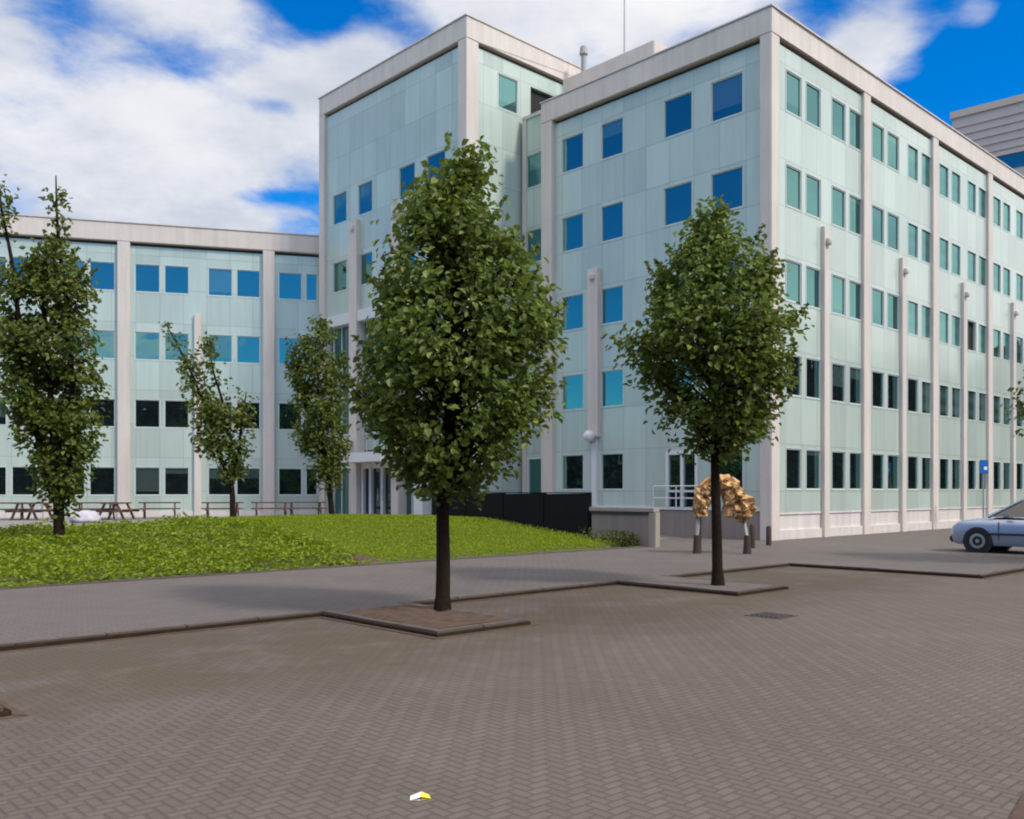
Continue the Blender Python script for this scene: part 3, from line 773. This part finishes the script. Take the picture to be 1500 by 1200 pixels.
for a, c in zip(rings, rings[1:]):
    for j in range(NR): bm.faces.new((a[j], a[(j+1) % NR], c[(j+1) % NR], c[j]))
bm.faces.new(rings[0]); bm.faces.new(rings[-1]); bmesh.ops.recalc_face_normals(bm, faces=bm.faces)
me = bpy.data.meshes.new('body'); bm.to_mesh(me); bm.free(); me.materials.append(MT['gold'])
o = bpy.data.objects.new('body', me); COL.objects.link(o); o.parent = SR; o.scale = (.93, .93, .95); o.location = (0, 0, .06)
mb = MB(); mb.lathe((.18, -.02, 1.3), [(.02, -.34), (.2, -.28), (.16, 0), (.22, .22), (.03, .34)], 9); mb.build('inner_plate', MT['gold'], SR)
for x, y in ((-.73, -.1), (.6, -.25)):
    mb = MB(); mb.tube([(x+.06*(1 if x < 0 else -1), 0, 1.0), (x, y, .42)], [.06, .05], 10); lg = mb.build('leg', MT['legs'], SR)
    mb = MB(); mb.tube([(x, y, 0), (x, y, .1), (x, y, .5)], [.12, .11, .085], 10); mb.build('foot', MT['post_wood'], lg, smooth=True)
mb = MB(); mb.tube([(-.6, .1, 0), (-.6, .1, 1.0)], [.035, .035], 8); mb.build('stay', MT['iron'], SR)
for px, py, ht, lab in ((1102, 803, .72, 'short dark wooden post standing beside the golden sculpture'), (1126, 799, .62, 'short dark wooden post standing at the corner of the building')):
    c = gp(px, py, KZ); mb = MB(); h = ht
    mb.lathe((0, 0, 0), [(.085, 0), (.08, h-.06), (.06, h-.02), (.02, h)], 12)
    o = mb.build('wooden_post', MT['post_wood'], smooth=True); o.location = c; tag(o, lab, 'post')

# parking sign by the long facade
c = Vector((.5103*40, 40, KZ))
SG = empty('blue_sign', c, 'small blue sign on a slim grey pole before the long facade', 'sign')
mb = MB(); mb.tube([(0, 0, 0), (0, 0, 3.05)], [.035, .035], 10); mb.build('pole', MT['steel'], SG)
mb = MB(); mb.box(-.19, .19, -.06, -.035, 2.45, 3.05); pn = mb.build('sign_panel', MT['blue_sign'], SG, bevel=.01)
mb = MB(); mb.box(.0, .13, -.065, -.0605, 2.62, 2.76); mb.build('white_mark', MT['paper'], pn)

# drain cover and litter
c = gp(1130, 902); DC = empty('drain_cover', c, 'dark iron drain cover set in the paving near the right tree', 'drain cover', rz=R(43))
mb = MB(); mb.box(-.27, .27, -.27, .27, -.02, .006); mb.build('frame', MT['iron'], DC)
mb = MB()
for k in range(6): mb.box(-.2, .2, -.21+k*.075, -.17+k*.075, .004, .016)
mb.build('grate', MT['iron'], DC)
c = gp(615, 1170); LT = empty('litter', c, 'crumpled white and yellow scrap of litter on the front paving', 'litter', rz=.2)
mb = MB(); mb.face([(-.06, -.03, .004), (.0, -.035, .02), (.01, .03, .03), (-.05, .035, .008)]); mb.face([(-.06, -.03, .004), (-.05, .035, .008), (.0, .03, .002), (.0, -.035, .002)]); mb.build('white_half', MT['paper'], LT)
mb = MB(); mb.face([(.0, -.035, .022), (.06, -.025, .005), (.055, .03, .01), (.012, .03, .031)]); mb.face([(.0, -.035, .002), (.06, -.025, .003), (.055, .03, .004), (.01, .03, .002)]); mb.build('yellow_half', MT['yellow'], LT)

# weeds at the end of the bank
mb = MB()
for _ in range(700):
    s = 21.7+random.gauss(0, .35); n = -17.9+random.gauss(0, .6); h = random.uniform(.0, .35)
    c = P(min(s, 22.15), min(n, NG-.1), bankz(22, n)+h)
    leaf(mb, c, rv()+UP*.4, rv()*.5+UP*.6, random.uniform(.08, .18), .05)
tag(leafmesh(mb, 'weeds', MT['weed']), 'ragged brown green weeds at the foot of the low wall', 'plants', kind='stuff')

# ------------------------------------------------------------------ picnic tables on the terrace
def picnic():
    r = empty('picnic_table', (0, 0, 0), 'x', 'table', 'picnic tables in front of the wing')
    for k in range(4):
        pass
    mb = MB()
    for k in range(5): mb.box(-.9, .9, -.36+k*.147, -.36+k*.147+.132, .70, .76)
    mb.build('table_top', MT['wood'], r)
    for s in (-1, 1):
        mb = MB(); mb.box(-.9, .9, s*.68-.13, s*.68-.005, .43, .47); mb.box(-.9, .9, s*.68+.005, s*.68+.13, .43, .47); mb.build('bench', MT['wood'], r)
    for x in (-.65, .65):
        mb = MB(); mb.hexa([Vector(q) for q in ((x-.03, -.62, 0), (x+.03, -.62, 0), (x+.03, -.52, 0), (x-.03, -.52, 0), (x-.03, -.3, .72), (x+.03, -.3, .72), (x+.03, -.2, .72), (x-.03, -.2, .72))])
        mb.hexa([Vector(q) for q in ((x-.03, .52, 0), (x+.03, .52, 0), (x+.03, .62, 0), (x-.03, .62, 0), (x-.03, .2, .72), (x+.03, .2, .72), (x+.03, .3, .72), (x-.03, .3, .72))])
        mb.box(x-.05, x-.031, -.8, .8, .34, .43); mb.build('leg_frame', MT['wood'], r)
    return r
TABLES = [(8, 41, 10, 'brown picnic table at the far left edge, left of the tall left tree'),
          (47, 40.5, 75, 'brown picnic table end-on just left of the tall left tree trunk'),
          (141, 42, 20, 'brown picnic table nearest the pale boulder, under the first wing pilaster'),
          (170, 40.8, 80, 'brown picnic table end-on under the pilaster right of the tall left tree'),
          (234, 42.5, 5, 'brown picnic table below the paired windows left of the sparse tree'),
          (326, 42.5, 8, 'brown picnic table directly behind the sparse V shaped tree'),
          (397, 43.0, 3, 'brown picnic table between the sparse tree and the columnar tree'),
          (448, 43.6, 4, 'brown picnic table beside the columnar tree near the entrance')]
proto = picnic()
for k, (px, Y, a, lab) in enumerate(TABLES):
    if k == 0: r = proto
    else:
        r = proto.copy(); COL.objects.link(r)
        for ch in proto.children:
            q = ch.copy(); COL.objects.link(q); q.parent = r
    r.location = ((px-750)/1353*Y, Y, .504); r.rotation_euler = (0, 0, R(14+a)); r['label'] = lab
bm = bmesh.new(); bmesh.ops.create_icosphere(bm, subdivisions=3, radius=1)
for v in bm.verts:
    q = v.co*(1+.25*noise.noise(v.co*1.7)); v.co = Vector((q.x*.62, q.y*.45, max(q.z*.36, -.1)))
me = bpy.data.meshes.new('boulder'); bm.to_mesh(me); bm.free(); me.materials.append(MT['boulder'])
for p in me.polygons: p.use_smooth = True
o = bpy.data.objects.new('boulder', me); COL.objects.link(o); q = at(126, 760, 37); o.location = (q.x, q.y, .62)
tag(o, 'pale lilac grey rounded boulder on the terrace right of the left tree', 'boulder')

# ------------------------------------------------------------------ trees
def spline(pts, u):
    u *= len(pts)-1; k = min(int(u), len(pts)-2); f = u-k
    return [a*(1-f)+c*f for a, c in zip(pts[k], pts[k+1])]
def tree(name, label, base, trunk, leaders, nleaf, L, m_, group=None, seed=1, shell=.5, clump=.16, per=12, stake=False):
    """trunk: [(x,y,z,r)], leaders: [weight, [(x,y,z,crown radius)...]] in metres from the base"""
    random.seed(seed)
    r = empty(name, base, label, 'tree', group)
    tb = MB(); pts = []
    N = 14
    for i in range(N+1): pts.append(spline(trunk, i/N))
    pts = [(p[0]+.025*noise.noise(Vector((p[2]*1.1, seed, 0))), p[1]+.025*noise.noise(Vector((p[2]*1.1, seed, 5))), p[2], p[3]) for p in pts]
    pts[0] = (pts[0][0], pts[0][1], -.06, pts[0][3]*1.35)
    tb.tube([p[:3] for p in pts], [p[3] for p in pts], 12)
    mb = MB(); tot = sum(w for w, _ in leaders); shoots = []
    for w, ld in leaders:
        # the leader stem itself
        tb.tube([p[:3] for p in ld], [max(.012, trunk[-1][3]*(1-.85*i/(len(ld)-1))) for i in range(len(ld))], 7)
        zmin, zmax = ld[0][2], ld[-1][2]
        ncl = int(nleaf*w/tot/per); done = 0
        areas = [sum(.5*(ld[i][3]+ld[i+1][3])*abs(ld[i+1][2]-ld[i][2]) for i in range(k)) for k in range(len(ld))]
        while done < ncl:
            a = random.random()*areas[-1]; k = 0
            while k < len(ld)-2 and areas[k+1] < a: k += 1
            u = (k+(a-areas[k])/max(areas[k+1]-areas[k], 1e-5))/(len(ld)-1)
            cx, cy, cz, cr = spline(ld, min(u, 1.)); cr *= .9
            th = random.random()*2*math.pi
            rr = cr*((shell+(1-shell)*random.random())**.6 if random.random() < .8 else random.random()**.5)
            lump = 1+.34*noise.noise(Vector((math.cos(th)*1.5+seed, math.sin(th)*1.5, cz*1.4)))
            rr = rr*lump
            c = Vector((cx+math.cos(th)*rr, cy+math.sin(th)*rr, cz+random.gauss(0, .05)))
            if noise.noise(c*1.55+Vector((seed*3.1, 0, 0))) < -.15: done += .2; continue
            done += 1
            out = Vector((math.cos(th), math.sin(th), .45))
            if rr > .75*cr and cr > .25 and random.random() < .13 and cz < zmin+.84*(zmax-zmin): shoots.append((c.copy(), Vector((math.cos(th), math.sin(th), .9))))
            # twig carrying this clump
            if random.random() < .32:
                q = Vector((cx, cy, max(zmin, cz-.25-.45*rr))); mid = q.lerp(c, .5)+Vector((0, 0, .08))
                tb.tube([q, mid, c], [.008+.012*rr, .008+.006*rr, .005], 5, cap=False)
            tilt = out*.8+UP*.9+rv()*.35
            for _ in range(per):
                q = c+Vector([max(-1.7*clump, min(1.7*clump, random.gauss(0, clump*f_))) for f_ in (1, 1, .75)])
                ll = L*random.uniform(.65, 1.25)
                leaf(mb, q, tilt+rv()*.75, out+Vector((0, 0, -.7))+rv()*.6, ll, ll*.68)
    # young shoots that break the outline
    for q, out in shoots:
        e = q+out.normalized()*random.uniform(.25, .5)+Vector((0, 0, .12)); tb.tube([q, q.lerp(e, .5), e], [.01, .008, .004], 5, cap=False)
        for k in range(26):
            f = random.random(); c = q.lerp(e, f)+rv()*.075*(1.15-f); ll = L*random.uniform(.6, 1.15)*(1.1-.35*f)
            leaf(mb, c, UP*.7+out*.4+rv()*.7, out+rv()*.7-UP*.3, ll, ll*.68)
    tb.build('trunk', MT['bark'], r, smooth=True, recalc=False)
    leafmesh(mb, 'crown', m_, r)
    return r
k = 12.7/1353
tree('island_tree', 'large full round-crowned tree on the soil island at centre', gp(648, 897, KZ), [(0, 0, 0, .105), (.02, 0, 1.7, .085), (.1, 0, 3.0, .06)],
     [(1, [(.12, 0, 1.72, .35), (.13, 0, 1.95, .75), (.17, 0, 2.4, 1.12), (.2, 0, 3.1, 1.36), (.2, 0, 3.9, 1.32), (.18, 0, 4.6, 1.13), (.15, 0, 5.1, .98), (.2, 0, 5.6, .62), (.27, 0, 6.0, .3), (.4, 0, 6.38, .06)]),
      (.10, [(.1, .1, 4.6, .3), (-.05, .1, 5.6, .42), (-.1, .1, 6.0, .18), (0, .1, 6.15, .05)])],
     13500, .122, MT['leaf'], 'trees on the parking islands', 3)
tree('island_tree', 'smaller tree with pointed crown on the kerbed island at right', gp(1052, 857, KZ), [(0, 0, 0, .10), (-.06, 0, 2.2, .08), (-.1, 0, 3.2, .06)],
     [(1, [(-.08, 0, 2.3, .3), (-.05, 0, 2.7, .75), (-.08, 0, 3.5, 1.2), (-.08, 0, 4.35, 1.58), (-.06, 0, 4.9, 1.45), (-.05, 0, 5.6, 1.02), (-.05, 0, 6.1, .58), (-.05, 0, 6.45, .28), (-.05, 0, 6.8, .05)])],
     11500, .132, MT['leaf'], 'trees on the parking islands', 8, shell=.45)
B0 = Vector((-10.77, 22.0, bankz(*[Vector((-10.77, 22.0, 0)).dot(v) for v in (SD, ND)])))
k = 22/1353
def rel(px, py, base, Y, dy=0): q = at(px, py, Y); return (q.x-base.x, dy, q.z-base.z)
def ldr(base, Y, pts, dy=0): return [(*rel(px, py, base, Y, dy*i/len(pts)), r*Y/1353) for i, (px, py, r) in enumerate(pts)]
tree('columnar_tree', 'tall dark columnar tree with two thin leaders at far left', B0, [(0, 0, 0, .13), (-.03, 0, .9, .12), (-.1, 0, 1.6, .1)],
     [(.9, ldr(B0, 22, [(92, 725, 18), (102, 660, 34), (103, 560, 46), (98, 470, 40), (88, 400, 30), (80, 345, 14), (76, 300, 6), (74, 252, 4)], .3)),
      (.8, ldr(B0, 22, [(82, 720, 14), (58, 640, 28), (40, 550, 42), (32, 460, 36), (24, 380, 24), (14, 320, 13), (8, 282, 5)], -.4)),
      (.75, ldr(B0, 22, [(84, 690, 16), (76, 620, 34), (68, 520, 46), (60, 430, 36), (52, 385, 14), (48, 360, 4)], .2)),
      (.15, ldr(B0, 22, [(88, 760, 8), (86, 720, 20), (80, 660, 34)], 0))],
     12000, .14, MT['leaf2'], 'columnar trees on the bank', 11, shell=.25, clump=.15)
Y = 30.; B1 = Vector(((341-750)/1353*Y, Y, bankz(*[Vector(((341-750)/1353*Y, Y, 0)).dot(v) for v in (SD, ND)])))
tree('columnar_tree', 'sparse V shaped young tree between the left and columnar trees', B1, [(0, 0, 0, .1), (0, 0, .8, .09), (-.1, 0, 1.6, .07)],
     [(.8, ldr(B1, Y, [(335, 700, 8), (318, 660, 30), (300, 600, 30), (282, 555, 16), (262, 515, 9), (245, 485, 6), (235, 468, 2)], .4)),
      (.7, ldr(B1, Y, [(342, 700, 8), (340, 650, 26), (328, 590, 26), (316, 550, 10), (310, 520, 6), (307, 497, 3)], -.3)),
      (.25, ldr(B1, Y, [(345, 700, 6), (350, 640, 14), (355, 590, 10), (356, 572, 4)], .5))],
     2600, .165, MT['leaf2'], 'columnar trees on the bank', 14, shell=.2, clump=.17, per=9)
Y = 33.5; B2 = Vector(((487-750)/1353*Y, Y, bankz(*[Vector(((487-750)/1353*Y, Y, 0)).dot(v) for v in (SD, ND)])))
tree('columnar_tree', 'narrow dense columnar tree left of the glazed entrance', B2, [(0, 0, 0, .11), (-.05, 0, .8, .1), (-.2, 0, 1.6, .08)],
     [(1, ldr(B2, Y, [(484, 722, 10), (478, 690, 24), (470, 640, 37), (466, 580, 42), (464, 530, 38), (464, 495, 24), (468, 470, 6)], .2)),
      (.12, ldr(B2, Y, [(450, 600, 10), (436, 540, 14), (432, 500, 6)], .2))],
     5200, .165, MT['leaf2'], 'columnar trees on the bank', 17, shell=.3, clump=.16)
tree('island_tree', 'tree at the right edge with only its leaf tips in view', Vector((13.95, 21.6, KZ)), [(0, 0, 0, .1), (0, 0, 2.0, .08), (0, 0, 3.0, .06)],
     [(1, [(0, 0, 2.1, .4), (0, 0, 2.6, 1.4), (0, 0, 3.3, 2.05), (0, 0, 4.1, 2.1), (0, 0, 5.0, 1.5), (0, 0, 6.2, .8), (0, 0, 7.0, .1)])],
     5500, .15, MT['leaf'], 'trees on the parking islands', 21)

# ------------------------------------------------------------------ parked car (nose to the left)
CR = empty('parked_car', (12.89, 26.57, KZ), 'silver blue hatchback parked facing left at the right edge', 'car', rz=R(-46.4))
W = .86
def half_sec(w, zs, zm, zt, cr): return [(w*.90, zs), (w*.985, zs+.12), (w, zm), (w*.965, zt-.06), (w*.90, zt), (w*.55, zt+cr*.8), (0, zt+cr)]
st = [(0.0, .62, .30, .5, .70, .02), (.06, .72, .26, .5, .72, .03), (.2, .80, .22, .55, .82, .05), (.5, .845, .2, .58, .93, .05), (.9, .86, .2, .6, .965, .05), (1.15, .86, .2, .6, .97, .04),
      (2.0, .87, .2, .6, .97, .02), (3.0, .87, .2, .6, .985, .02), (3.7, .86, .2, .6, .99, .02), (4.0, .83, .24, .6, .96, .02), (4.12, .76, .32, .6, .88, .02)]
bm = bmesh.new(); rings = []
for x, w, zs, zm, zt, cr in st:
    zt -= .05 if x > .3 else 0.
    h = half_sec(w, zs, zm, zt, cr); ring_ = [bm.verts.new((x, -y, z)) for y, z in h] + [bm.verts.new((x, y, z)) for y, z in reversed(h[:-1])]
    rings.append(ring_)
for a, c in zip(rings, rings[1:]):
    n_ = len(a)
    for j in range(n_): bm.faces.new((a[j], a[(j+1) % n_], c[(j+1) % n_], c[j]))
bm.faces.new(rings[0]); bm.faces.new(rings[-1]); bmesh.ops.recalc_face_normals(bm, faces=bm.faces)
for f in bm.faces: f.smooth = True
for e in bm.edges:
    if len(e.link_faces) == 2 and e.calc_face_angle(0) > R(40): e.smooth = False
me = bpy.data.meshes.new('body'); bm.to_mesh(me); bm.free(); me.materials.append(MT['carpaint'])
o = bpy.data.objects.new('body', me); COL.objects.link(o); o.parent = CR
# greenhouse: roof, pillars and panes
low = [(1.05, .97), (3.85, .99)]; up = [(1.95, 1.42), (3.30, 1.44)]
wb, wt = .79, .60
mb = MB()
rp_ = [(1.80, 1.43), (2.05, 1.49), (2.6, 1.52), (3.2, 1.51), (3.6, 1.46)]
for (xa, za), (xc, zc) in zip(rp_, rp_[1:]):
    mb.hexa([Vector(q) for q in ((xa, -wt, za-.05), (xc, -wt, zc-.05), (xc, wt, zc-.05), (xa, wt, za-.05), (xa, -wt*.92, za), (xc, -wt*.92, zc), (xc, wt*.92, zc), (xa, wt*.92, za))])
mb.build('roof', MT['carpaint'], CR, smooth=True)
for s in (-1, 1):
    for (xa, za), (xc, zc) in (((1.02, .98), (1.83, 1.45)), ((2.32, .98), (2.38, 1.5)), ((3.86, .98), (3.58, 1.48))):
        mb = MB(); mb.tube([(xa, s*wb, za), (xc, s*wt, zc)], [.045, .04], 8); mb.build('window_pillar', MT['carpaint'], CR, smooth=True)
    def sw(x0, x1, x2, x3):
        mb = MB(); a, c, e, f = (x0, s*(wb-.01), .99), (x1, s*(wb-.01), .99), (x2, s*(wt-.005), 1.475), (x3, s*(wt-.005), 1.475)
        mb.face([a, c, e, f]); ins = Vector((0, -s*.02, 0)); mb.face([Vector(q)+ins for q in (a, c, e, f)]); mb.build('side_window', MT['carglass'], CR)
    sw(1.08, 2.32, 2.38, 1.87); sw(2.34, 3.8, 3.55, 2.4)
    mb = MB(); mb.box(1.45, 1.62, s*.87-.0 if s > 0 else -.99, .99 if s > 0 else -.87, .98, 1.1); mr = mb.build('wing_mirror', MT['carpaint'], CR, bevel=.03)
    mb = MB(); mb.box(2.05, 2.22, min(s*.868, s*.9), max(s*.868, s*.9), .8, .83); mb.build('door_handle', MT['carpaint'], CR, bevel=.008)
    mb = MB(); mb.lathe((0, 0, 0), [(.02, -.03), (.12, -.02), (.14, .03), (.08, .1)], 14, 'y'); o = mb.build('headlight', MT['lamp_lens'], CR, smooth=True); o.location = (.2, s*.66, .68); o.scale = (1.2, .9, .6)
    mb = MB(); mb.box(4.0, 4.1, min(s*.55, s*.78), max(s*.55, s*.78), .65, .95); mb.build('tail_light', MT['red_lens'], CR, bevel=.03)
    mb = MB(); mb.box(.95, 3.2, min(s*.868, s*.882), max(s*.868, s*.882), .5, .55); mb.build('side_strip', MT['carblack'], CR)
    for x, z0 in ((1.32, .36), (2.33, .36), (3.12, .62)):
        mb = MB(); mb.box(x-.007, x+.007, min(s*.855, s*.8745), max(s*.855, s*.8745), z0, .86); mb.build('door_gap', MT['carblack'], CR)
    for x in (.78, 3.32):
        mb = MB(); mb.lathe((x, 0, .32), [(.385, s*.6), (.385, s*.866), (.02, s*.8662), (.02, s*.62)], 28, 'y'); mb.build('wheel_arch', MT['carblack'], CR, smooth=True)
        mb = MB(); mb.lathe((x, 0, .322), [(.2, s*.66), (.305, s*.66), (.325, s*.7), (.325, s*.85), (.30, s*.872), (.2, s*.874)], 28, 'y'); wl = mb.build('wheel', MT['tyre'], CR, smooth=True)
        mb = MB(); mb.lathe((x, 0, .322), [(.18, s*.80), (.205, s*.877), (.19, s*.880), (.06, s*.866), (.05, s*.878), (.01, s*.878)], 24, 'y'); mb.build('rim', MT['rim'], wl, smooth=True)
mb = MB(); mb.face([(1.06, -wb+.03, .985), (1.06, wb-.03, .985), (1.83, wt-.03, 1.455), (1.83, -wt+.03, 1.455)]); mb.build('windscreen', MT['carglass'], CR)
mb = MB(); mb.face([(3.86, -wb+.03, .99), (3.58, -wt+.03, 1.48), (3.58, wt-.03, 1.48), (3.86, wb-.03, .99)]); mb.build('rear_window', MT['carglass'], CR)
mb = MB(); mb.box(-.05, .1, -.66, .66, .26, .46); mb.build('bumper', MT['carblack'], CR, bevel=.04)

# ------------------------------------------------------------------ unseen tree belts added around the car park to darken reflections in the glass
def belt(name, a, c, h, n, label):
    random.seed(hash(name) % 1000 if False else int(h*100)); mb = MB(); a, c = Vector(a), Vector(c); L = (c-a).length; d = (c-a)/L; pn = Vector((-d.y, d.x, 0))
    for _ in range(n):
        t = random.random()*L; hh = h*(.82+.3*noise.noise(Vector((t*.12, h, 0)))+.1*noise.noise(Vector((t*.5, h, 2))))
        z = hh*random.random()**.8; w = 2.4*(1-(z/hh)**3)+.3
        q = a+d*t+pn*random.uniform(-w, w)+Vector((0, 0, z)); l = random.uniform(1.1, 2.0)
        leaf(mb, q, rv()+UP*.3, rv(), l, l*.9)
    for k in range(int(L/2)):
        q = a+d*(k*2+1); hh = h*.62; mb.hexa([q+d*x+pn*y+Vector((0, 0, z)) for z in (0, hh) for x, y in ((-1.02, -.6), (1.02, -.6), (1.02, .6), (-1.02, .6))])  # hidden box core keeps the sky from showing between the leaves
    tag(leafmesh(mb, name, MT['wood_far']), label, 'trees', kind='stuff')
belt('unseen_tree_belt', (52, 8, 0), (62, 95, 0), 16.5, 10000, 'unseen dark tree belt added to darken reflections in the long facade')
belt('unseen_tree_belt', (-50, -34, 0), (50, -34, 0), 18, 11000, 'unseen dark tree belt added behind the car park to darken the wing windows')
belt('unseen_tree_belt', (-62, -30, 0), (-62, 50, 0), 8.3, 5500, 'unseen dark tree belt added at left to darken the short facade windows')

# ------------------------------------------------------------------ sky, sun, camera
SUN_AZ, SUN_EL = R(124), R(48)                # azimuth from +Y towards +X
sun_to = Vector((math.sin(SUN_AZ)*math.cos(SUN_EL), math.cos(SUN_AZ)*math.cos(SUN_EL), math.sin(SUN_EL)))
sl = bpy.data.lights.new('sun', 'SUN'); sl.energy = 2.9; sl.angle = R(8); sl.color = (1, .93, .83)
so = bpy.data.objects.new('sun', sl); COL.objects.link(so); so.rotation_euler = (-sun_to).to_track_quat('-Z', 'Y').to_euler(); so.location = (30, 0, 40)

w = bpy.data.worlds.new('World'); S.world = w; w.use_nodes = True
g = G(w.node_tree); nt = w.node_tree; bg = nt.nodes['Background']; wo = nt.nodes['World Output']
sky = g.n('ShaderNodeTexSky', sky_type='NISHITA'); sky.sun_disc = False; sky.sun_elevation = SUN_EL; sky.sun_rotation = SUN_AZ
sky.air_density = 1.0; sky.dust_density = .2; sky.ozone_density = 3.0
hs = g.n('ShaderNodeHueSaturation'); hs.inputs['Saturation'].default_value = 1.5; hs.inputs['Value'].default_value = 1.25; nt.links.new(sky.outputs[0], hs.inputs['Color'])
g.put(bg.inputs['Color'], g.mix(1., hs.outputs[0], rgb(.38, .82, 1.0), 'MULTIPLY')); bg.inputs['Strength'].default_value = .145
d = g.coord('Generated'); dx, dy, dz = g.sep(d)
zz = g.m('ADD', g.m('MAXIMUM', dz, 0.), .22)
pr = g.xyz(g.m('DIVIDE', dx, zz), g.m('DIVIDE', dy, zz), 0.)
warp = g.noise(pr, 1.1, 3)
n1_ = g.noise(g.v('ADD', pr, g.xyz(warp, g.m('MULTIPLY', warp, -.6), 3.7)), 1.25, 9, .58)
n2_ = g.noise(g.v('ADD', pr, (5.2, 1.1, 0)), 3.4, 7, .6)
cov = g.m('ADD', n1_, g.m('MULTIPLY', g.m('SUBTRACT', n2_, .5), .42))
def blob(px, py, wdt, amp, el=1.0):
    global cov
    v = Vector(((px-750)/1353, 1, (720-py)/1353)).normalized()
    df = g.v('MULTIPLY', g.v('SUBTRACT', d, tuple(v)), (1, 1, el))
    k = g.m('POWER', 2.718, g.m('MULTIPLY', g.v('DOT_PRODUCT', df, df), -1/(wdt*wdt)))
    cov = g.m('ADD', cov, g.m('MULTIPLY', k, amp))
def blobd(v, wdt, amp):
    global cov
    df = g.v('SUBTRACT', d, tuple(Vector(v).normalized()))
    k = g.m('POWER', 2.718, g.m('MULTIPLY', g.v('DOT_PRODUCT', df, df), -1/(wdt*wdt)))
    cov = g.m('ADD', cov, g.m('MULTIPLY', k, amp))
blob(120, 140, .30, .055); blob(330, 240, .16, .05); blob(270, 85, .05, -.13, 2); blob(500, 90, .07, .2); blob(230, 330, .12, .12, 2)
blob(430, -5, .06, -.30); blob(490, 5, .05, -.25); blob(575, 30, .035, -.2); blob(405, 156, .035, -.22, 3); blob(400, 288, .035, -.15, 4); blob(90, 20, .03, -.12)
blob(770, 20, .12, .10); blob(620, 40, .03, -.12); blob(700, 5, .025, .1); blob(960, 30, .07, .1); blob(1275, 85, .06, .32); blob(1345, 110, .03, .2); blob(1000, 75, .035, -.1)
blob(1220, 10, .05, -.22); blob(1400, 110, .09, -.30); blob(1490, 40, .08, -.25); blob(1330, 160, .05, -.2); blob(1440, 20, .03, .33); blob(860, 75, .03, -.12)
blobd((-1, -.12, .25), .3, -.25); blobd((0, -.3, 1), .9, .12); blobd((.95, .35, .32), .6, .3); blobd((.15, -.9, .25), .3, -.12)
mask = g.step(cov, .455, .66)
shade = g.noise(g.v('ADD', pr, (1.3, 8.8, 2.2)), 2.3, 6, .6)
thick = g.step(cov, .58, .95)
cc = g.mix(g.step(shade, .34, .64), rgb(.55, .60, .70), rgb(.88, .88, .90))
cc = g.mix(g.m('MULTIPLY', thick, .35), cc, rgb(.73, .73, .75))
hi = g.m('ADD', 1.0, g.m('ADD', g.m('MULTIPLY', g.step(dz, .42, .75), 1.7), g.m('ADD', g.m('MULTIPLY', g.step(dy, .35, -.3), .45), g.m('MULTIPLY', g.step(dx, .62, .85), .5))))  # unseen sky brightened overhead, behind and at right to lift ground and facades
cc = g.v('MULTIPLY', cc, g.v('ADD', (1, 1, 1), g.v('SCALE', (1.12, 1.0, .86), scale=g.m('SUBTRACT', hi, 1.0))))
cb = g.n('ShaderNodeBackground'); g.put(cb.inputs['Color'], cc); cb.inputs['Strength'].default_value = 1.03
mx = g.n('ShaderNodeMixShader'); g.put(mx.inputs[0], g.m('MULTIPLY', mask, .96)); nt.links.new(bg.outputs[0], mx.inputs[1]); nt.links.new(cb.outputs[0], mx.inputs[2])
nt.links.new(mx.outputs[0], wo.inputs['Surface'])

cam = bpy.data.cameras.new('camera'); co = bpy.data.objects.new('camera', cam); COL.objects.link(co)
co.location = (0, 0, EYE); co.rotation_euler = (R(90), 0, 0)
cam.sensor_width = 36; cam.lens = 1353/1500*36; cam.shift_y = (720-600)/1500; cam.clip_end = 2000; cam.clip_start = .1
S.camera = co
S.view_settings.view_transform = 'Standard'; S.view_settings.look = 'None'; S.view_settings.exposure = 0; S.view_settings.gamma = 1
S.view_settings.use_curve_mapping = False
S.cycles.filter_width = 2.0
S.cycles.max_bounces = 6
